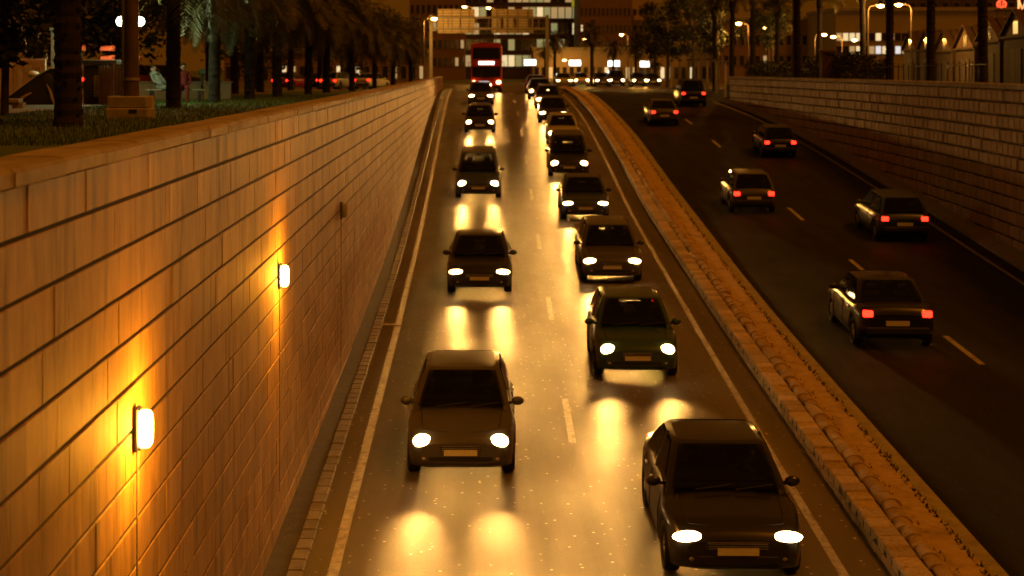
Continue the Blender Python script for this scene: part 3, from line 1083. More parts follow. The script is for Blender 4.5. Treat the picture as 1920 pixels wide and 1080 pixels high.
def car(style, paint_, x, d, label, group, away=False, head='headlight_lit', beams=True, rz=None, z=None, tail='tail_lit', heading=0.0):
    S = STY[style]
    zz = zr(d) if z is None else z
    t = thing('car', label, 'car', (x, d, zz), 0, group)
    sl = math.atan(slope(d)) if z is None else 0
    if away:
        t.rotation_euler = Euler((-sl, 0, math.pi + heading))
    else:
        t.rotation_euler = Euler((sl, 0, heading))
    if rz is not None:
        t.rotation_euler = (0, 0, rz)
    for (nm, me, role, painted) in S['parts']:
        o = link(nm, me, t)
        if painted:
            o.material_slots[0].link = 'OBJECT'
            o.material_slots[0].material = M['paint_' + paint_]
        if role == 'lamp':
            o.material_slots[0].link = 'OBJECT'
            o.material_slots[0].material = M[head]
            if beams:
                c = sum((v.co for v in me.vertices), Vector()) / len(me.vertices)
                lamp('headlight_beam', 'SPOT', (c.x, -.14, c.z), 0, None, o, rot=(R(-90 + 11), 0, R(-1)), data=(beam_d if d < 80 else far_beam_d))
        if role == 'tail':
            o.material_slots[0].link = 'OBJECT'
            o.material_slots[0].material = M[tail]
    for ty, rm in S['wheels']:
        wo = link('wheel', ty, t)
        link('rim', rm, wo)
    return t


G1 = 'cars driving towards the camera beside the lit wall'
G2 = 'cars driving towards the camera beside the median'
G3 = 'cars driving away beyond the median'
lane1 = lambda d: (-1.8 + LM(d)) / 2
lane2 = lambda d: (LM(d) + ML(d) - .62) / 2
hd1 = -math.atan(.010)
hd2 = -math.atan(.020)
O_ = ('nearest', 'second', 'third', 'fourth', 'fifth', 'sixth', 'seventh', 'eighth', 'ninth', 'tenth', 'eleventh', 'twelfth')
CN = {'grey': 'dark grey', 'black': 'black', 'blue': 'dark blue', 'red': 'dark red', 'silver': 'silver', 'green': 'dark green', 'gold': 'tan', 'white': 'white'}
for k, (st, pt_, d, dx) in enumerate((('hatchback', 'grey', 25.8, -.12), ('saloon', 'black', 44.5, .08), ('people carrier', 'blue', 66.0, -.05), ('hatchback', 'black', 92.0, -.05), ('estate car', 'grey', 113.0, 0))):
    car(st, pt_, lane1(d) + dx, d, '%s %s with lit headlights, %s car in the lane along the lamp wall' % (CN[pt_], st, O_[k]), G1, heading=hd1)
for k, (st, pt_, d, dx) in enumerate((('saloon', 'black', 20.8, .15), ('hatchback', 'green', 33.5, -.15), ('estate car', 'grey', 46.5, .1), ('saloon', 'blue', 60.0, 0), ('people carrier', 'black', 73.0, -.1), ('hatchback', 'silver', 86.0, .1),
                                      ('saloon', 'black', 98.0, 0), ('estate car', 'grey', 109.0, .1), ('hatchback', 'black', 119.5, -.1), ('saloon', 'red', 130.0, 0))):
    car(st, pt_, lane2(d) + dx, d, '%s %s with lit headlights, %s car in the lane beside the median' % (CN[pt_], st, O_[k]), G2, heading=hd2)
for (st, pt_, d, x, lab) in (
        ('saloon', 'black', 41.5, 9.75, 'black saloon with red tail lights, nearest car beyond the median'),
        ('hatchback', 'grey', 66.0, 10.7, 'dark grey hatchback with red tail lights, second car past the median edge'),
        ('estate car', 'blue', 59.5, 14.55, 'dark blue estate car with red tail lights, nearest the dark curved wall'),
        ('hatchback', 'black', 84.5, 15.1, 'black hatchback with red tail lights beside the dark curved wall'),
        ('saloon', 'grey', 101.0, 11.3, 'grey saloon with red tail lights climbing out of the underpass by the median'),
        ('people carrier', 'black', 116.0, 15.0, 'black people carrier with red tail lights at the top of the ramp')):
    car(st, pt_, x, d, lab, G3, away=True, heading=-math.atan((RM(d + 3) - RM(d - 3)) / 6), beams=False, head='plate_white')
# queue at the far junction
far = [('saloon', 'silver', 172, 9.6), ('hatchback', 'white', 176, 11.7), ('estate car', 'grey', 171, 13.6), ('people carrier', 'black', 178, 15.6), ('hatchback', 'blue', 170, 17.3), ('saloon', 'black', 177, 19.4)]
ordw = ('leftmost', 'second from left', 'third from left', 'fourth from left', 'fifth from left', 'rightmost')
for (st, pt_, d, x), o_ in zip(far, ordw):
    car(st, pt_, x, d, '%s %s with glaring headlights at the far junction, %s of the row' % ({'silver': 'silver', 'white': 'white', 'grey': 'grey', 'black': 'black', 'blue': 'blue'}[pt_], st, o_), 'cars waiting at the far junction',
        beams=(pt_ in ('white', 'blue')), head='headlight_lit')
car('saloon', 'grey', 20.2, 131, 'grey saloon crossing behind the end of the dark curved wall', 'cars on the side streets', beams=False, rz=R(62) + math.pi, z=GR(131) + .01, head='plate_white')
# traffic on the street behind the palms
for k, (st, pt_, px_, d, lab) in enumerate((('hatchback', 'red', 566, 138, 'red hatchback with tail lights on, leftmost between the palm trunks'), ('saloon', 'grey', 624, 146, 'grey saloon with tail lights on, second between the palm trunks'),
                                            ('hatchback', 'white', 652, 140, 'white hatchback with tail lights on, between the middle palm trunks'), ('estate car', 'black', 676, 150, 'black estate car with tail lights on behind the palm row'),
                                            ('saloon', 'silver', 716, 148, 'silver saloon with tail lights on near the far wall end'))):
    car(st, pt_, (px_ - HX) * d / F, d, lab, 'cars on the street behind the palms', away=True, beams=False, z=GL(d) + .01, head='plate_white', heading=R(-20))
for k, (st, pt_, px_, d, lab) in enumerate((('hatchback', 'red', 300, 76, 'red hatchback with tail lights on, seen left of the second palm'), ('saloon', 'black', 366, 78, 'black saloon with tail lights on, seen between the second and third palms'))):
    car(st, pt_, (px_ - HX) * d / F, d, lab, 'cars parked beyond the park bench', away=True, beams=False, z=GL(d) + .01, head='plate_white', heading=R(-35))

# red double-deck bus
BX, BD = 1.15, 132.0
bus = thing('bus', 'red double-deck bus with lit headlights and lit destination panel', 'bus', (BX, BD, zr(BD)))
mb = MB()
bw = 1.25
prof = [(-bw, .35), (-bw, 3.75), (-bw + .18, 4.02), (bw - .18, 4.02), (bw, 3.75), (bw, .35)]
n = len(prof)
V = [(p[0] * (1 if y > .05 else .96), y, p[1]) for y in (0.0, .12, 10.2) for p in prof]
Fc = [(j * n + k, j * n + (k + 1) % n, (j + 1) * n + (k + 1) % n, (j + 1) * n + k) for j in range(2) for k in range(n)] + [tuple(range(n - 1, -1, -1)), tuple(range(2 * n, 3 * n))]
mb.add(V, Fc).build('body', 'bus_red', bus)
MB().patch((-1.12, -.02, 1.25), (1.12, -.02, 1.25), (1.12, -.02, 2.12), (-1.12, -.02, 2.12), 4, 2, .03).build('windscreen', 'dark_glass', bus)
MB().patch((-1.10, -.02, 2.72), (1.10, -.02, 2.72), (1.05, -.02, 3.62), (-1.05, -.02, 3.62), 4, 2, .03).build('upper_windscreen', 'dark_glass', bus)
MB().cbox(-.62, .62, -.06, -.015, 2.27, 2.52, .01).build('destination_panel', 'sign_lit', bus)
MB().cbox(-1.15, 1.15, -.10, .05, .34, .62, .03).build('bumper', 'black_rubber', bus)
MB().box(-.26, .26, -.125, -.104, .42, .54).build('number_plate', 'plate_white', bus)
for sx in (-1, 1):
    h = MB().ell((sx * .98, -.05, .86), (.16, .07, .12), 12, 7).build('headlight', 'headlight_lit', bus)
    lamp('headlight_beam', 'SPOT', (sx * .98, -.22, .86), 0, None, h, rot=(R(-80), 0, R(-2)), data=far_beam_d)
    a = MB().tube([(sx * 1.2, .05, 2.5), (sx * 1.42, -.22, 2.45), (sx * 1.42, -.25, 2.1)], .025, 6)
    a.cbox(sx * 1.42 - .09, sx * 1.42 + .09, -.30, -.24, 1.75, 2.12, .02).build('mirror', 'black_metal', bus)
    for yy in (2.2, 7.8):
        MB().tube([(sx * 1.02, yy, .48), (sx * 1.265, yy, .48)], .48, 18).build('wheel', 'black_rubber', bus)
    for lv, (za, zb) in enumerate(((1.35, 2.1), (2.8, 3.5))):
        for k in range(5):
            ya = .5 + k * 1.9
            MB().box(sx * 1.253 - .008, sx * 1.253 + .008, ya, ya + 1.7, za, zb).build('side_window', 'dark_glass', bus)


# ------------------------------------------------------------------ palms and trees
def palm_meshes(seed, trunk_h, r0, r1, nf, fl, up=70, down=-45, dry=6, skirt=True):
    rr = random.Random(seed)
    tr = MB()
    pts, rad = [], []
    n = int(trunk_h / .11)
    bend = rr.uniform(-.15, .15)
    for i in range(n + 1):
        t = i / n
        z = t * trunk_h
        r = r0 + (r1 - r0) * t
        if t < .06:
            r *= 1 + (.06 - t) * 2.0 * (1 if r0 > .3 else .5)
        if skirt and t > .86:
            r *= 1 + math.sin((t - .86) / .14 * math.pi * .85) * .55
        r *= (1.03 if i % 2 else .97) * rr.uniform(.96, 1.04)
        pts.append((bend * t * t, bend * .4 * t * t, z))
        rad.append(r)
    tr.tube(pts, rad, 14, smooth=False)
    # leaf-base scales that break the outline
    for i in range(int(trunk_h * 26)):
        t = rr.random()
        a = rr.uniform(0, 6.28)
        z = t * trunk_h
        r = (r0 + (r1 - r0) * t) * 1.0
        cx, cy = bend * t * t, bend * .4 * t * t
        ca, sa = math.cos(a), math.sin(a)
        w, h, o = .05, rr.uniform(.06, .11), rr.uniform(.02, .06)
        tr.add([(cx + ca * r - sa * w, cy + sa * r + ca * w, z), (cx + ca * r + sa * w, cy + sa * r - ca * w, z), (cx + ca * (r + o), cy + sa * (r + o), z + h)], [(0, 1, 2), (2, 1, 0)])
    cr, dr = MB(), MB()
    top = Vector((bend, bend * .4, trunk_h))
    for k in range(nf):
        isdry = k < dry
        dst = dr if isdry else cr
        az = k * 2.39996 + rr.uniform(-.2, .2)
        f = (k - dry) / max(1, nf - dry)
        el = R(rr.uniform(-75, -50)) if isdry else R(down + (up - down) * f + rr.uniform(-8, 8))
        L = fl * rr.uniform(.85, 1.1) * (.7 if isdry else 1)
        ns = 13
        p = top + Vector((math.cos(az), math.sin(az), 0)) * (r1 * .8) + Vector((0, 0, rr.uniform(-.15, .2)))
        rach = [p.copy()]
        tang = []
        e = el
        for s in range(ns):
            e -= R(rr.uniform(5.5, 9)) * (1.0 if el > 0 else .55) * (s / ns + .45)
            e = max(e, R(-88))
            tv = Vector((math.cos(az) * math.cos(e), math.sin(az) * math.cos(e), math.sin(e)))
            tang.append(tv)
            p = p + tv * (L / ns)
            rach.append(p.copy())
        dst.tube(rach, [.028 * (1 - .8 * i / ns) for i in range(ns + 1)], 4, cap=False)
        for s in range(1, ns):
            for q in (0.0, .34, .67):
                base = rach[s].lerp(rach[s + 1], q)
                tv = tang[s]
                side = tv.cross(Vector((0, 0, 1)))
                if side.length < .05:
                    side = Vector((-math.sin(az), math.cos(az), 0))
                side.normalize()
                upv = side.cross(tv).normalized()
                tt = (s + q) / ns
                ll = fl * .19 * (math.sin(math.pi * min(1, tt * .9 + .12)) + .22) * rr.uniform(.8, 1.1)
                for sg in (-1, 1):
                    dv = (side * sg * .85 + tv * .55 + upv * rr.uniform(-.05, .35)).normalized()
                    tip = base + dv * ll + Vector((0, 0, -ll * rr.uniform(.10, .35)))
                    wv = tv * .018
                    mid = base.lerp(tip, .45) + Vector((0, 0, ll * .05))
                    dst.add([base - wv, base + wv, mid + wv * 1.2, tip, mid - wv * 1.2], [(0, 1, 2, 4), (4, 2, 3)])
    return tr.mesh('trunk', 'palm_trunk'), cr.mesh('crown', 'palm_frond'), (dr.mesh('dry_fronds', 'palm_frond_dry') if dr.v else None)


def put_palm(ms, loc, label, group, rz=0.0, s=1.0):
    t = thing('palm_tree', label, 'palm tree', loc, rz, group)
    t.scale = (s, s, s)
    link('trunk', ms[0], t)
    link('crown', ms[1], t)
    if ms[2]:
        link('dry_fronds', ms[2], t)
    return t


PA = palm_meshes(1, 6.6, .25, .22, 46, 3.4, down=-30)
PB = palm_meshes(2, 5.2, .20, .17, 54, 3.3, down=-62, dry=8)
PC = palm_meshes(3, 4.9, .21, .18, 54, 3.2, down=-66, dry=8)
PD = palm_meshes(4, 8.6, .24, .20, 36, 2.6, up=80, down=5, dry=0)
PE = palm_meshes(5, 5.6, .19, .16, 34, 2.1, up=75, down=-55, dry=8)
GP = 'date palms on the lawn behind the left wall'
lawn_palms = [
    (PA, 128, 29.5, 'thick dark palm trunk nearest the camera, left of the tall lamp post'),
    (PB, 325, 45.5, 'palm just right of the tall lamp post on the lawn'),
    (PC, 402, 53.5, 'palm third along the lawn, right of the bench'),
    (PB, 468, 62, 'palm fourth along the lawn row'),
    (PC, 520, 71, 'palm fifth along the lawn row, with drooping fronds'),
    (PB, 578, 82, 'palm sixth along the lawn row'),
    (PC, 612, 94, 'palm seventh along the lawn row'),
    (PB, 660, 110, 'palm eighth along the lawn row'),
    (PC, 702, 136, 'palm ninth along the lawn row'),
    (PB, 738, 168, 'palm at the far end of the lawn row'),
]
for i, (ms, px_, d, lab) in enumerate(lawn_palms):
    put_palm(ms, ((px_ - HX) * d / F, d, GL(d) - .03), lab, GP, rz=i * 1.3, s=1.0 + .05 * math.sin(i * 2.2))
GP2 = 'date palms in the second row of the park'
for i, (ms, px_, d, lab) in enumerate(((PC, 395, 74, 'palm of the back row behind the bench'), (PB, 440, 86, 'palm second in the back row of the park'), (PC, 488, 98, 'palm third in the back row of the park'), (PB, 545, 118, 'palm fourth in the back row of the park'),
                                       (PC, 600, 140, 'palm fifth in the back row of the park'), (PB, 655, 165, 'palm sixth in the back row of the park'), (PC, 770, 185, 'palm standing left of the sign gantry post'))):
    put_palm(ms, ((px_ - HX) * d / F, d, GL(d) - .03), lab, GP2, rz=i * 2.1 + .5, s=1.12)
GP3 = 'tall palms behind the right wall'
for i, (px_, d, lab) in enumerate(((1495, 100, 'leftmost tall bare palm trunk behind the right wall'), (1668, 95, 'tall palm trunk in front of the cream office building'), (1745, 86, 'tall palm trunk third along behind the right wall'),
                                   (1843, 76, 'tall palm trunk with a bulge before the gabled sheds, rightmost'))):
    put_palm(PD, ((px_ - HX) * d / F, d, GR(d) - .03), lab, GP3, rz=i * 1.7)
GP5 = 'slim palms among the hedge behind the right wall'
for i, (px_, d, lab) in enumerate(((1340, 138, 'slim palm trunk beside the pergola posts'), (1372, 128, 'slim palm trunk left of the brightest orange lamp'), (1412, 133, 'slim palm trunk right of the brightest orange lamp'), (1458, 125, 'slim palm trunk left of the tall bare palm'),
                                   (1536, 121, 'slim palm trunk left of the concrete pillar'), (1618, 117, 'slim palm trunk between the pillar and the cream office'))):
    put_palm(PD, ((px_ - HX) * d / F, d, GR(d) - .03), lab, GP5, rz=i * 2.3, s=.8 + .06 * (i % 3))
GP4 = 'small palms at the far junction'
for i, (px_, d, s, lab) in enumerate(((1040, 185, .95, 'bushy palm right of the sign gantry'), (1110, 178, 1.08, 'tall thin palm in front of the brown apartment block'), (1150, 205, .85, 'short palm at the far junction, under the orange lamp'), (1192, 215, .95, 'palm beside the dark leafy trees at the far junction'), (1022, 225, .8, 'small palm close behind the gantry sign'))):
    put_palm(PE, ((px_ - HX) * d / F, d, -1.8), lab, GP4, rz=i * 1.1, s=s)


def leaf_tree(name, seed, loc, h, rx, rz_, label, group, mat='leaf', n=26, per=130, trunk=.16, leaf=.16):
    rr = random.Random(seed)
    t = thing(name, label, 'tree', loc, 0, group)
    tr = MB()
    fork = h - rz_ * 1.5
    tr.tube([(0, 0, -.1), (.03, 0, fork * .5), (0, .02, fork)], [trunk * 1.2, trunk, trunk * .85], 10)
    cr = MB()
    ctr = Vector((0, 0, h - rz_))
    for k in range(n):
        while True:
            u = Vector((rr.uniform(-1, 1), rr.uniform(-1, 1), rr.uniform(-1, 1)))
            if .25 < u.length < 1:
                break
        c = ctr + Vector((u.x * rx, u.y * rx, u.z * rz_))
        if k % 3 == 0:
            tr.tube([(0, 0.02, fork - .1), Vector((0, 0, fork)).lerp(c, .5) + Vector((0, 0, .15)), c], [trunk * .5, trunk * .3, trunk * .08], 6)
        cs = rr.uniform(.28, .48) * rx * .75
        for j in range(per):
            q = Vector((rr.gauss(0, .5), rr.gauss(0, .5), rr.gauss(0, .42))) * cs + c
            a = Vector((rr.uniform(-1, 1), rr.uniform(-1, 1), rr.uniform(-.6, .6))).normalized()
            b = a.orthogonal().normalized()
            b = (Matrix.Rotation(rr.uniform(0, 6.28), 3, a) @ b)
            s1, s2 = leaf * rr.uniform(.7, 1.3), leaf * .45
            cr.add([q - a * s1, q + b * s2, q + a * s1, q - b * s2], [(0, 1, 2, 3)])
    tr.build('trunk', 'bark', t)
    cr.build('crown', mat, t)
    return t


leaf_tree('street_tree', 11, ((8 - HX) * 37 / F, 37, GL(37)), 5.6, 2.0, 2.2, 'thin-trunked leafy tree at the far left edge of the lawn', None, 'leaf_dark', 26, 150, .085)
GT = 'leafy trees right of the far junction'
for i, (px_, d, h, rx, rzz, lab) in enumerate(((1252, 165, 9.5, 2.6, 3.4, 'leafy tree with lit leaf tips, leftmost right of the junction'), (1300, 158, 10.5, 2.9, 3.8, 'tall dark leafy tree second right of the junction'),
                                               (1345, 150, 9.6, 2.5, 3.2, 'dark leafy tree beside the brightest orange lamp'), (1228, 195, 8.0, 2.5, 2.9, 'leafy tree behind the lit sign boxes'), (1440, 165, 8.6, 2.2, 2.2, 'leafy tree between two orange street lamps'))):
    leaf_tree('leafy_tree', 20 + i, ((px_ - HX) * d / F, d, GR(d)), h, rx, rzz, lab, GT, 'leaf' if i % 2 == 0 else 'leaf_dark', 26, 150, .16, .17)
GT2 = 'dark trees behind the park'
for i, (px_, d, h, rx, rzz, lab) in enumerate(((60, 74, 6.5, 2.8, 2.4, 'dark tree crown over the mural at far left'), (215, 78, 6.6, 2.8, 2.4, 'dark tree crown behind the globe lamps'), (480, 135, 9, 4, 4, 'dark tree mass behind the palms, left of the street traffic'),
                                               (640, 185, 9.5, 4.5, 4, 'dark tree mass behind the far palms'), (735, 205, 9, 4, 3.6, 'dark tree next to the brown tower left of the gantry'))):
    leaf_tree('dark_tree', 40 + i, ((px_ - HX) * d / F, d, GL(d)), h, rx, rzz, lab, GT2, 'leaf_dark', 28, 150, .16, .2)


# hedges behind the right wall
def hedge(label, x0, d0, x1, d1, h, w, seed):
    rr = random.Random(seed)
    mb = MB()
    a, b = Vector((x0, d0, 0)), Vector((x1, d1, 0))
    nrm = Vector((-(b - a).y, (b - a).x, 0)).normalized()
    for i in range(int((b - a).length * 340)):
        u = rr.random()
        g = GR(d0 + (d1 - d0) * u)
        hh = h * (.86 + .14 * math.sin(u * 40 + seed) * math.sin(u * 13))
        p = a.lerp(b, u) + nrm * rr.uniform(-w, w)
        p.z = g + hh * (1 - rr.random() ** 2.2)
        q = Vector((rr.uniform(-1, 1), rr.uniform(-1, 1), rr.uniform(-.8, .8))).normalized()
        r_ = Matrix.Rotation(rr.uniform(0, 6.28), 3, q) @ q.orthogonal().normalized()
        s = rr.uniform(.07, .14)
        mb.add([p - q * s, p + r_ * s * .5, p + q * s, p - r_ * s * .5], [(0, 1, 2, 3)])
    t = thing('hedge', label, 'hedge', ((x0 + x1) / 2, (d0 + d1) / 2, 0), 0, 'hedges behind the right wall')
    o = mb.build('foliage', 'leaf_dark', t)
    o.matrix_parent_inverse = t.matrix_basis.inverted()
    st = MB()
    for k in range(int((b - a).length / 1.2)):
        p = a.lerp(b, (k + .5) / int((b - a).length / 1.2))
        g = GR(p.y)
        st.tube([(p.x, p.y, g - .1), (p.x + .05, p.y, g + h * .7)], [.04, .02], 5)
    o = st.build('stems', 'bark', t)
    o.matrix_parent_inverse = t.matrix_basis.inverted()


hedge('dark hedge behind the left end of the right wall', 21.5, 112, 23.5, 138, 2.6, .8, 1)
hedge('dark hedge left of the concrete pillar behind the right wall', 21.8, 92, 22.5, 111, 2.5, .7, 2)
hedge('dark shrubs between the pillar and the sheds', 25.5, 103, 27.5, 118, 2.3, .7, 3)

# ------------------------------------------------------------------ park furniture
PD_ = 35.0
px0 = (245 - HX) * PD_ / F
lp = thing('lamp_post', 'tall grey-green lamp post on a square concrete base, on the lawn', 'lamp post', (px0, PD_, GL(PD_)))
MB().cbox(-.44, .44, -.44, .44, -.05, .22, .02).build('base', 'concrete', lp)
MB().cbox(-.41, .41, -.41, .41, .221, .47, .02).build('base_top', 'concrete', lp)
MB().tube([(0.02, 0, .47), (0.02, 0, 1.5), (0.02, 0, 11.0)], [.165, .155, .11], 16).build('pole', 'post_brown', lp)
MB().tube([(-.14, -.05, .47), (-.14, -.05, 8.0)], .045, 8).build('cable_duct', 'post_paint', lp)
MB().tube([(0.02, 0, .80), (0.02, 0, .86)], .175, 16).build('collar', 'galvanised', lp)
MB().box(.05, .22, -.447, -.438, .12, .20).build('hatch', 'black_metal', lp)
for sx in (-1, 1):
    MB().tube([(0.02, 0, 10.8), (sx * .8, 0, 11.3), (sx * 1.5, 0, 11.35)], .04, 8).build('arm', 'galvanised', lp)
    MB().ell((sx * 1.75, 0, 11.33), (.38, .14, .08)).build('lamp_head', 'galvanised', lp)
ub = thing('utility_box', 'small pale poster-covered utility box beside the lamp post base', 'utility box', ((279 - HX) * 35.3 / F, 35.3, GL(35)))
MB().cbox(-.085, .085, -.15, .15, -.05, .47, .01).build('cabinet', 'mural_pale', ub)
MB().box(-.06, .06, -.158, -.152, .08, .2).build('vent', 'black_metal', ub)
# globe lamp
gd = 52.0
gl = thing('globe_lamp', 'park lamp with two greenish white globes, hidden behind the tall post', 'lamp', ((244.5 - HX) * gd / F, gd, GL(gd)))
gz = (HY - 40) * gd / F - GL(gd)
MB().tube([(0, 0, 0), (0, 0, .5), (0, 0, gz - .1)], [.07, .045, .035], 10).build('pole', 'black_metal', gl)
MB().tube([(-.3, 0, gz - .16), (0, 0, gz - .22), (.3, 0, gz - .16)], .025, 8).build('arm', 'black_metal', gl)
for sx in (-1, 1):
    MB().ell((sx * .30, 0, gz), (.15, .15, .15), 14, 9).build('globe', 'globe_lit', gl)
lamp('globe_glow', 'POINT', (0, -.35, gz + .05), 420, (0.85, 1.0, 0.45), gl, .2)

# mural screen, ramp, timber panels at the back of the lawn
md = 50.0
mx = lambda px_: (px_ - HX) * md / F
mz = lambda y: (HY - y) * md / F
mur = thing('mural_screen', 'pale painted mural screen left of the nearest palm', 'mural', (mx(45), md + 1.2, GL(md)))
b0 = GL(md)
MB().cbox(mx(-30) - mx(45), mx(66) - mx(45), 0, .08, 0, mz(110) - b0, .01).build('panel', 'mural_pale', mur)
for i, px_ in enumerate((-28, 6, 36, 64)):
    MB().box(mx(px_) - mx(45) - .04, mx(px_) - mx(45) + .04, .081, .16, 0, mz(100) - b0).build('post', 'post_brown', mur)
for (a, b, y0, y1, c) in ((13, 22, 128, 178, 'mural_white'), (26, 40, 122, 136, 'mural_white'), (4, 9, 130, 170, 'sand'), (44, 56, 126, 150, 'sand'), (-18, -6, 118, 165, 'sand')):
    MB().box(mx(a) - mx(45), mx(b) - mx(45), -.012, -.002, mz(y1) - b0, mz(y0) - b0).build('painted_figure', c, mur)
rp = thing('skate_ramp', 'black wedge shaped ramp with pale edge in front of the mural', 'ramp', (mx(60), md + .3, b0))
ax = [(18, 196), (18, 182), (70, 143), (96, 129), (108, 129), (108, 196)]
V = [(mx(x) - mx(60), yy, mz(y) - b0) for yy in (-.45, .45) for (x, y) in ax]
n = len(ax)
MB().add(V, [(i, (i + 1) % n, n + (i + 1) % n, n + i) for i in range(n)] + [tuple(range(n - 1, -1, -1)), tuple(range(n, 2 * n))]).build('side', 'mural_black', rp)
MB().tube([(mx(x) - mx(60), -.47, mz(y) - b0 + .015) for x, y in ax[1:5]], .02, 6).build('edge_rail', 'mural_white', rp)
MB().ell((mx(58) - mx(60), 0, mz(140) - b0), (.19, .2, .12), 10, 6).build('rock', 'mural_white', rp)
for pts in ([(38, 196), (44, 184), (54, 178), (62, 174)], [(106, 196), (100, 184), (97, 172), (90, 158)]):
    MB().tube([(mx(x) - mx(60), -.462, mz(y) - b0) for x, y in pts], [.05, .045, .04, .02], 6).build('painted_branch', 'sand', rp)
MB().ell((mx(92) - mx(60), -.45, mz(149) - b0), (.16, .02, .18), 10, 6).build('painted_crown', 'weed', rp)
tp = thing('timber_screen', 'brown upright timber screen left of the lamp post', 'screen', (mx(203), md + .5, b0))
for k in range(9):
    x0 = mx(177 + k * 6) - mx(203)
    MB().cbox(x0 + .004, x0 + .092, rnd.uniform(0, .015), .05, 0, mz(124) - b0 + rnd.uniform(-.05, .12), .005).build('plank', 'wood', tp)
bd = thing('black_door_kiosk', 'black kiosk door with pale vertical lettering behind the nearest palm', 'kiosk', (mx(160), md + .8, b0))
MB().cbox(mx(145) - mx(160), mx(176) - mx(160), 0, 1.4, 0, mz(122) - b0, .02).build('door', 'mural_black', bd)
MB().cbox(mx(143) - mx(160), mx(208) - mx(160), -.05, 1.5, mz(121.5) - b0, mz(112) - b0, .02).build('fascia', 'blue_panel', bd)
for k in range(8):
    yk = 142 + k * 5.2
    MB().box(mx(165) - mx(160), mx(175) - mx(160), -.012, -.002, mz(yk + 3.6) - b0, mz(yk) - b0).build('lettering', 'sand', bd)
    MB().box(mx(167.5) - mx(160), mx(172) - mx(160), -.016, -.0125, mz(yk + 2.6) - b0, mz(yk + 1.1) - b0).build('lettering', 'mural_black', bd)
for i, (xa, xb, ya, yb, lab) in enumerate(((151, 174, 83, 93, 'upper orange red awning above the black kiosk'), (151, 174, 101, 114, 'lower orange red awning above the black kiosk'), (100, 116, 82, 92, 'small orange red awning left of the nearest palm'), (212, 228, 104, 114, 'small orange red awning next to the lamp post'))):
    aw = thing('awning', lab, 'awning', (mx((xa + xb) / 2), md + 2.6, mz(yb)), 0, 'orange red awnings in the park')
    hw = (mx(xb) - mx(xa)) / 2
    hh = mz(ya) - mz(yb)
    V = [(sx * hw, yy, zz) for sx in (-1, 1) for (yy, zz) in ((0, 0), (0, hh * .35), (.18, hh * .8), (.5, hh), (.5, 0))]
    MB().add(V, [(0, 1, 6, 5), (1, 2, 7, 6), (2, 3, 8, 7), (3, 4, 9, 8), (4, 0, 5, 9), (4, 3, 2, 1, 0), (5, 6, 7, 8, 9)]).build('canopy', 'red_panel', aw)
    MB().tube([(0, .45, hh * .5), (0, .45, b0 - mz(yb))], .03, 6).build('post', 'black_metal', aw)
# flag poles / white pillar by the ramp
for (px_, lab) in ((68, 'pale square pillar behind the black ramp'), (97, 'thin pale pillar behind the black ramp, next to the palm')):
    pl = thing('pillar', lab, 'pillar', (mx(px_), md + 2.2, b0), 0, 'pale pillars behind the ramp')
    w = .10 if px_ == 68 else .05
    MB().cbox(-w, w, -w, w, 0, 2.3, .01).build('shaft', 'concrete', pl)
    MB().cbox(-w - .04, w + .04, -w - .04, w + .04, 2.301, 2.4, .01).build('capital', 'concrete', pl)
sb = thing('stone_bench', 'long low stone bench at the left edge of the lawn', 'bench', (mx(40), 45.0, GL(45)))
for k in range(5):
    MB().cbox(-1.9 + k * .66, -1.9 + k * .655 + .63, -.22, .22, .16, .27, .015).build('slab', 'concrete', sb)
for k in range(4):
    MB().cbox(-1.7 + k * .95, -1.4 + k * .95, -.15, .15, -.05, .159, .01).build('support', 'concrete', sb)
bw_ = thing('low_wall', 'low beige wall behind the park bench', 'wall', ((338 - HX) * 62 / F, 62, GL(62)))
for k in range(6):
    MB().cbox(-1.7 + k * .6, -1.7 + k * .6 + .594, 0, .25, -.05, .62, .01).build('panel', 'beige_wall', bw_)
MB().cbox(-1.75, 1.95, -.05, .30, .621, .69, .015).build('coping', 'concrete', bw_)
bn_ = thing('park_bench', 'low park bench with two seated people, by the second palm', 'bench', ((330 - HX) * 55 / F, 55, GL(55)))
for k in range(4):
    MB().cbox(-1.0, 1.0, -.22 + k * .115, -.12 + k * .115, .40, .435, .008).build('slat', 'concrete', bn_)
for sx in (-.8, .8):
    MB().cbox(sx - .05, sx + .05, -.20, .20, -.03, .399, .01).build('leg', 'black_metal', bn_)
bo = thing('bollard', 'green park post beside the third palm', 'post', ((379 - HX) * 56 / F, 56, GL(56)))
MB().tube([(0, 0, -.05), (0, 0, .1), (0, 0, .12), (0, 0, .85), (0, 0, .92)], [.09, .09, .055, .05, .065], 10).build('post', 'paint_green', bo)
MB().cbox(-.10, .10, -.07, .07, .921, 1.12, .02).build('cap', 'paint_green', bo)


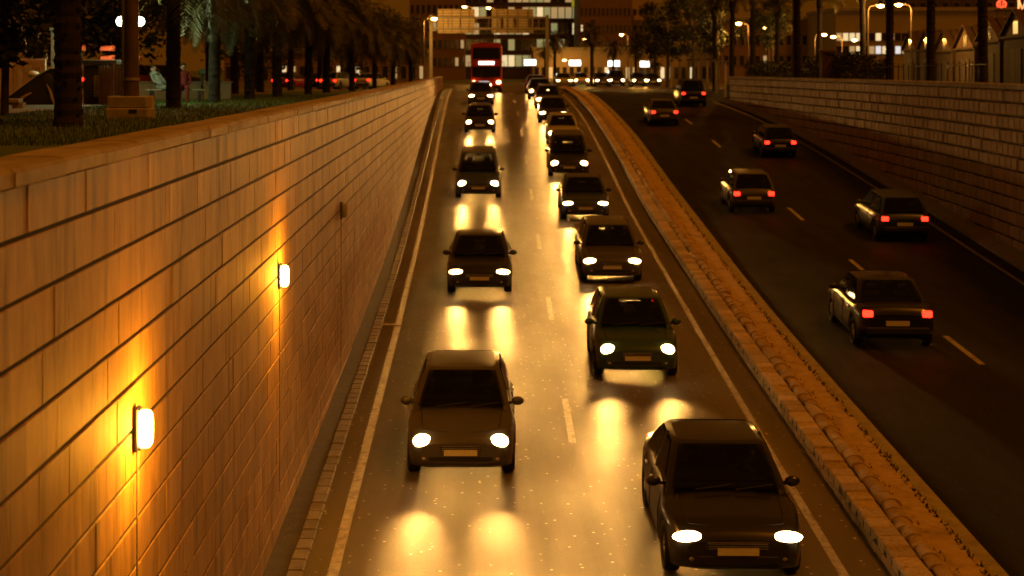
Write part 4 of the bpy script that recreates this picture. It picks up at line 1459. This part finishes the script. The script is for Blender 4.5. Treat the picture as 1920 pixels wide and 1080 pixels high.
# people on the bench: one skinned body each
def person(label, loc, rz, joints, edges, radii, cloth, head, headr, legs_mat=None):
    t = thing('person', label, 'person', loc, rz, 'people on the park bench')
    me = bpy.data.meshes.new('body')
    me.from_pydata(joints, edges, [])
    o = link('body', me, t)
    me.materials.append(M[cloth])
    sk = o.modifiers.new('skin', 'SKIN')
    for i, r_ in enumerate(radii):
        me.skin_vertices[0].data[i].radius = (r_, r_)
    me.skin_vertices[0].data[0].use_root = True
    sk.use_smooth_shade = True
    ss = o.modifiers.new('sub', 'SUBSURF')
    ss.levels = ss.render_levels = 1
    h = MB().ell(head, (headr * .8, headr * .92, headr * 1.12), 12, 9)
    h.ell((head[0], head[1] - headr * .95, head[2] - headr * .05), (.018, .025, .03), 6, 5)
    for sx in (-1, 1):
        h.ell((head[0] + sx * headr * .8, head[1], head[2] - .01), (.015, .03, .035), 6, 5)
    ho = h.build('head', 'skin', t)
    MB().ell((head[0], head[1] + .02, head[2] + .035), (headr * .88, headr * 1.0, headr * 1.0), 12, 8).build('hair', 'hair', t)
    return t


# 0 pelvis 1 chest 2 neck 3/4 hips.. seated upright or leaning back
J = [(0, 0, .53), (0, .06, .80), (0, .07, 1.02), (0, .05, 1.10),
     (-.10, -.02, .51), (-.12, -.42, .54), (-.12, -.46, .10), (-.12, -.60, .06),
     (.10, -.02, .51), (.12, -.42, .56), (.13, -.42, .10), (.13, -.56, .06),
     (-.18, .07, .98), (-.24, .0, .74), (-.14, -.22, .62), (.18, .07, .98), (.24, .0, .74), (.14, -.22, .62)]
E = [(0, 1), (1, 2), (2, 3), (0, 4), (4, 5), (5, 6), (6, 7), (0, 8), (8, 9), (9, 10), (10, 11), (2, 12), (12, 13), (13, 14), (2, 15), (15, 16), (16, 17)]
RD = [.14, .15, .10, .055, .10, .075, .05, .04, .10, .075, .05, .04, .065, .045, .035, .065, .045, .035]
person('person in grey leaning back on the park bench left of the second palm', ((303 - HX) * 55 / F, 55, GL(55) - .04), R(55), [(x, y + max(0, z - .53) * .55, z) for (x, y, z) in J], E, RD, 'cloth_grey', (0, .40, 1.16), .105)
person('person in dark red sitting on the park bench right of the second palm', ((344 - HX) * 55 / F, 55, GL(55) - .04), R(10), J, E, RD, 'cloth_red', (0, .05, 1.22), .105)

# ------------------------------------------------------------------ sign gantry seen from behind
gd_ = 150.0
gx = lambda px_: (px_ - HX) * gd_ / F
gzz = lambda y: (HY - y) * gd_ / F
gy = thing('sign_gantry', 'steel gantry carrying two large ribbed sign backs over the road', 'gantry', (0, gd_, 0))
for px_ in (808, 1026):
    MB().cbox(gx(px_) - .15, gx(px_) + .15, -.15, .15, zr(150) - .1, gzz(28), .02).build('post', 'galvanised', gy)
    MB().cbox(gx(px_) - .32, gx(px_) + .32, -.32, .32, zr(150) - .12, zr(150) + .12, .02).build('foot', 'concrete', gy)
for y in (33, 54):
    MB().cbox(gx(808) + .151, gx(1026) - .151, -.12, .12, gzz(y) - .10, gzz(y) + .10, .02).build('beam', 'galvanised', gy)
for px_ in (820, 840, 862, 893, 916, 938, 962, 990, 1010):
    MB().box(gx(px_) - .035, gx(px_) + .035, -.08, .08, gzz(54) + .101, gzz(33) - .101).build('brace', 'galvanised', gy)
for (xa, xb) in ((821, 890), (922, 1000)):
    sp = MB().box(gx(xa), gx(xb), .18, .22, gzz(62), gzz(17)).build('sign_panel', 'sign_back', gy)
    nr = 9
    for k in range(nr):
        zz = gzz(62) + (gzz(17) - gzz(62)) * (k + .5) / nr
        MB().box(gx(xa) + .02, gx(xb) - .02, .125, .179, zz - .025, zz + .025).build('rib', 'sign_rib', sp)
    for px_ in np.linspace(xa + 10, xb - 10, 4):
        MB().box(gx(px_) - .03, gx(px_) + .03, .122, .178, gzz(61), gzz(18)).build('hanger', 'sign_rib', sp)


# ------------------------------------------------------------------ street lamps
def street_lamp(px_, y, d, label, side=1, lit=True, ground=None, watts=900, arm=.9):
    x = (px_ - HX) * d / F
    g = GR(d) if ground is None else ground
    h = (HY - y) * d / F - g
    t = thing('street_lamp', label, 'street lamp', (x + side * arm, d, g), 0, 'street lamps with orange light' if lit else None)
    MB().tube([(0, 0, -.05), (0, 0, .9), (0, 0, h - .35), (-side * .12, 0, h - .05), (-side * .45, 0, h + .06), (-side * (arm - .2), 0, h + .07)], [.09, .07, .045, .035, .03, .028], 10).build('pole', 'post_brown', t)
    MB().ell((-side * arm, 0, h + .075), (.34, .15, .075), 12, 6).build('lamp_head', 'galvanised', t)
    MB().ell((-side * arm, -.01, h), (.25, .17, .12), 12, 7).build('lens', 'sodium_lit' if lit else 'window_dark', t)
    if lit:
        lamp('lamp_glow', 'POINT', (-side * arm, -.1, h - .38), watts, (1.0, .44, .07), t, .15)


for (px_, y, d, lab, sd) in (
        (1385, 44, 150, 'brightest orange street lamp left of the tall bare palm', 1), (1433, 51, 172, 'orange street lamp between two leafy trees', 1),
        (1545, 65, 160, 'left one of two close orange lamps above the concrete pillar', -1), (1562, 69, 163, 'right one of two close orange lamps above the concrete pillar', 1),
        (1602, 75, 175, 'small low orange lamp before the cream office', 1), (1651, 11, 118, 'tall pole orange lamp before the cream office', -1),
        (1685, 9, 116, 'orange lamp right of the palm before the cream office', 1), (1165, 65, 225, 'orange lamp before the brown apartment block', 1),
        (1097, 73, 240, 'orange lamp beside the thin palm at the far junction', 1), (1058, 113, 260, 'low orange lamp beside the lit sign box', 1), (1097, 111, 270, 'low orange lamp right of the lit sign box', 1),
        (814, 35, 144, 'orange lamp beside the left gantry post', -1), (871, 13, 200, 'orange lamp above the left gantry sign', 1), (916, 15, 205, 'small orange lamp between the gantry signs', 1)):
    street_lamp(px_, y, d, lab, sd, watts=1100 if d < 200 else 700)
street_lamp(1512, -14, 112, 'tall unlit street lamp pole right of the leftmost bare palm', -1, lit=False)

# lit advertising boxes at the junction
for i, (px_, lab) in enumerate(((994, 'lit white sign box nearest the glare, left of the palms'), (1078, 'lit white sign box under the two low orange lamps'), (1151, 'lit white sign box under the short palm'), (1209, 'lit white sign box by the leafy trees'))):
    d = 212.0
    c = P(px_, 117 + i, d)
    t = thing('lit_sign', lab, 'sign', (c.x, d, -1.79), 0, 'lit white sign boxes at the junction')
    w = .75 if i < 3 else .6
    MB().cbox(-w - .06, w + .06, 0, .3, c.z + 1.79 - .42, c.z + 1.79 + .42, .02).build('case', 'black_metal', t)
    MB().box(-w, w, -.03, -.002, c.z + 1.79 - .36, c.z + 1.79 + .36).build('face', 'sign_lit', t)
    for sx in (-1, 1):
        MB().tube([(sx * w * .8, .15, 0), (sx * w * .8, .15, c.z + 1.79 - .42)], .05, 6).build('post', 'black_metal', t)


# ------------------------------------------------------------------ buildings
def building(name, label, d, xa, xb, ytop, depth, wall, floors, lit=None, wz=1.5, cols=8, wfrac=.55, roof='concrete', base=-1.79, first=2.6, fh=3.2, seed=1, balc=False):
    rr = random.Random(seed)
    x0, x1 = (xa - HX) * d / F, (xb - HX) * d / F
    top = (HY - ytop) * d / F
    t = thing(name, label, 'building', ((x0 + x1) / 2, d, base))
    hw = (x1 - x0) / 2
    H = top - base
    MB().box(-hw, hw, 0, depth, -.1, H).build('wall', wall, t)
    MB().cbox(-hw - .25, hw + .25, -.25, depth + .25, H + .002, H + .55, .05).build('cornice', roof, t)
    z = first
    r = 0
    while z + wz < H - .4 and r < floors:
        for c in range(cols):
            cx = -hw + (c + .5) * 2 * hw / cols
            ww = wfrac * hw / cols
            mt = 'window_dark'
            if lit and rr.random() < lit[0]:
                mt = rr.choice(lit[1])
            w_ = MB().box(cx - ww - .08, cx + ww + .08, -.07, -.002, z - .08, z + wz + .08).build('window', 'window_frame', t)
            MB().box(cx - ww, cx + ww, -.085, -.071, z, z + wz).build('pane', mt, w_)
        if balc:
            for c in range(0, cols, 2):
                cx = -hw + (c + 1) * 2 * hw / cols
                MB().box(cx - hw / cols * 1.5, cx + hw / cols * 1.5, -1.0, -.09, z - .55, z + .35).build('balcony', wall, t)
        z += fh
        r += 1
    return t


building('brown_tower', 'brown building left behind the sign gantry', 300, 768, 872, -40, 20, 'facade_brown', 8, (.10, ['window_lit_dim']), cols=10, seed=1)
building('office_block', 'office block with brightly lit windows above the gantry', 330, 872, 1086, -60, 20, 'facade_dark', 8, (.5, ['window_lit', 'window_lit_dim', 'window_lit_green', 'window_lit_dim', 'window_lit_green']), cols=16, wz=2.2, wfrac=.86, seed=7)
building('apartment_block', 'plain brown apartment block behind the thin palm', 310, 1087, 1184, -30, 18, 'facade_brown', 8, (.05, ['window_lit']), cols=12, wz=1.3, wfrac=.42, seed=3)
building('tan_house', 'tan apartment house with balconies right of the brown block', 325, 1185, 1228, -10, 14, 'facade_tan', 8, None, cols=4, wz=1.6, seed=4, balc=True)
building('domed_hall', 'dim hall with a round gable between the orange lamps', 260, 1340, 1545, 38, 20, 'facade_brown', 3, (.05, ['window_lit_dim']), cols=14, seed=5)
cream = building('cream_office', 'long cream office building with strips of lit windows behind the sheds', 240, 1567, 1935, 21, 20, 'facade_cream', 2, (.55, ['window_lit_cool', 'window_lit', 'window_lit_dim', 'window_lit_cool']), cols=30, wz=1.1, wfrac=.8, first=4.2, fh=1.9, seed=6)
building('far_block', 'dim tall block behind the cream office', 290, 1700, 1990, -30, 20, 'facade_dark', 8, (.08, ['window_lit_dim']), cols=14, seed=8)
building('street_front', 'low dim shop fronts behind the far junction', 265, 1000, 1340, 95, 12, 'facade_tan', 1, (.30, ['window_lit_dim', 'window_lit']), cols=26, wz=1.8, first=.5, seed=9)
building('port_building', 'dim low building behind the park palms', 240, 420, 800, 100, 12, 'facade_brown', 1, (.35, ['window_lit_dim', 'window_lit']), cols=22, wz=1.8, first=.6, seed=10)

# red roof sign: emblem and letter
d = 232.0
sg = thing('neon_sign', 'red neon emblem and letter M on the roof at top right', 'sign', P(1895, 17, d), 0)
s = d / F
MB().box(-30 * s, 36 * s, .3, .36, -.25, -.05).build('frame', 'black_metal', sg)
for px_ in (-24, -8, 14, 30):
    MB().tube([(px_ * s, .33, -.25), (px_ * s, .33, -.95)], .05, 6).build('strut', 'black_metal', sg)
c0 = Vector((-17 * s, 0, 9 * s))


def arc(cx, cz, rx, rz_, a0, a1, n=18):
    return [(c0.x + (cx + rx * math.cos(R(a0 + (a1 - a0) * i / n))) * s, 0, c0.z + (cz + rz_ * math.sin(R(a0 + (a1 - a0) * i / n))) * s) for i in range(n + 1)]


for pts in (arc(0, 0, 9, 7.5, -40, 220), arc(-4.2, .5, 3, 3, 30, 300), arc(4.2, .5, 3, 3, -120, 150), [(c0.x - 8 * s, 0, c0.z - 5 * s), (c0.x + 8 * s, 0, c0.z - 5 * s)],
            [(c0.x - 4 * s, 0, c0.z + 6.5 * s), (c0.x, 0, c0.z - 8 * s), (c0.x + 4 * s, 0, c0.z + 6.5 * s)]):
    MB().tube(pts, .055, 6).build('emblem_tube', 'neon_red', sg)
mx0, mz0, mh = 15 * s, 0.0, 17 * s
for pts in ([(mx0, 0, mz0), (mx0, 0, mz0 + mh)], [(mx0, 0, mz0 + mh), (mx0 + 7 * s, 0, mz0), (mx0 + 14 * s, 0, mz0 + mh)], [(mx0 + 14 * s, 0, mz0 + mh), (mx0 + 14 * s, 0, mz0)]):
    MB().tube(pts, .13, 6).build('letter_stroke', 'neon_orange', sg)
# red and yellow shop signs on the office block
ro = thing('shop_sign', 'red lit shop sign on the office block above the thin palm', 'sign', P(1098, 16, 326))
MB().cbox(-.85, .85, -.1, .1, -.45, .45, .03).build('box', 'neon_red', ro)
MB().box(-.9, .9, .101, 2.0, -.1, .1).build('bracket', 'black_metal', ro)
yo = thing('shop_sign', 'yellow lit panel on the office block right of the bright windows', 'sign', P(1081, 6, 327))
MB().cbox(-.95, .95, -.1, .1, -.7, .7, .03).build('box', 'neon_yellow', yo)
MB().box(-.9, .9, .101, 2.5, -.1, .1).build('bracket', 'black_metal', yo)

# gabled sheds behind the right wall
pos = [(32.6, 99, 'nearest gabled shed with a lit gable window, at right edge'), (33.5, 107, 'second gabled shed from the right edge'), (34.4, 115.2, 'third gabled shed from the right edge'),
       (35.3, 123.4, 'fourth gabled shed from the right edge'), (36.2, 131.6, 'fifth gabled shed from the right edge'), (37.1, 139.8, 'farthest gabled shed, next to the cream office')]
yaw = math.atan2(-.9, 8.1)
for i, (x, d, lab) in enumerate(pos):
    g = GR(d)
    t = thing('gabled_shed', lab, 'shed', (x, d, g), yaw, 'gabled sheds behind the right wall')
    W2, EH, AH, DP = 4.0, 3.45, 4.95, 12.0
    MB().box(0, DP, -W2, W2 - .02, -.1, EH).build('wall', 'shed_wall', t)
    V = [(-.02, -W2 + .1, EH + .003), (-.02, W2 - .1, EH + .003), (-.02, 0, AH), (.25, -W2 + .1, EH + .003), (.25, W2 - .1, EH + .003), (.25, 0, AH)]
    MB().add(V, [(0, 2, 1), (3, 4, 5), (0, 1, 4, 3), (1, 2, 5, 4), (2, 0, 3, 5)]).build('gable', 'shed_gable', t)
    for sy in (-1, 1):
        rf = MB()
        nrr = 20
        for k in range(nrr):
            xa = -.25 + (DP + .3) * k / nrr
            xb = xa + (DP + .3) / nrr * .72
            rf.add([(xa, sy * (W2 - .05), EH + .03), (xb, sy * (W2 - .05), EH + .03), (xb, 0, AH + .09), (xa, 0, AH + .09), (xa, sy * (W2 - .05), EH + .10), (xb, sy * (W2 - .05), EH + .10), (xb, 0, AH + .16), (xa, 0, AH + .16)],
                   [(0, 1, 2, 3), (7, 6, 5, 4), (0, 4, 5, 1), (1, 5, 6, 2), (2, 6, 7, 3), (3, 7, 4, 0)])
        rf.add([(-.2, sy * (W2 - .02), EH + .02), (DP, sy * (W2 - .02), EH + .02), (DP, 0, AH + .07), (-.2, 0, AH + .07)], [(0, 1, 2, 3)])
        rf.build('roof', 'roof_sheet', t)
    MB().cbox(-.16, 0, -W2, -W2 + .5, -.1, EH - .1, .02).build('pilaster', 'shed_wall', t)
    MB().cbox(-.20, -.03, -W2, W2 - .02, EH - .095, EH + .05, .02).build('cornice', 'shed_wall', t)
    dr = MB().box(-.06, -.003, -1.5, 1.5, 0, 2.7).build('door', 'facade_dark', t)
    MB().box(-.075, -.061, -.02, .02, 0, 2.7).build('door_gap', 'black_metal', dr)
    w_ = MB().box(-.05, -.022, -.75, .75, EH + .10, EH + .95).build('window', 'window_frame', t)
    MB().box(-.065, -.051, -.65, .65, EH + .16, EH + .90).build('pane', 'window_lit_dim' if i == 0 else 'window_dark', w_)
cpil = thing('concrete_pillar', 'square brown concrete pillar behind the right wall, under the twin lamps', 'pillar', ((1552 - HX) * 100 / F, 100, GR(100)))
MB().cbox(-.42, .42, -.42, .42, -.1, 2.5, .03).build('shaft', 'shed_gable', cpil)
MB().cbox(-.50, .50, -.50, .50, 2.501, 2.68, .03).build('cap', 'shed_gable', cpil)
fen = thing('park_fence', 'dark metal railing behind the right wall', 'fence', (0, 0, 0))
for k in range(46):
    d = 70 + k * 1.05
    x = RW(d) + 3.4
    MB().tube([(x, d, GR(d) - .05), (x, d, GR(d) + 1.7)], .03, 5).build('picket', 'black_metal', fen)
for zz in (.25, 1.55):
    MB().tube([(RW(d) + 3.4, d, GR(d) + zz) for d in np.arange(69.5, 118, 2)], .025, 5).build('rail', 'black_metal', fen)
# pergola posts under the leafy trees
pg = thing('pergola', 'row of pale pergola posts under the leafy trees', 'pergola', (0, 0, 0))
for k in range(7):
    d = 168 - k * 7.5
    x = (1258 + k * 17 - HX) * d / F
    MB().cbox(x - .09, x + .09, d - .09, d + .09, GR(d) - .05, GR(d) + 2.6, .02).build('post', 'concrete', pg)
    MB().cbox(x - .12, x + .12, d - 1.2, d + 1.2, GR(d) + 2.601, GR(d) + 2.75, .02).build('cross_beam', 'wood', pg)
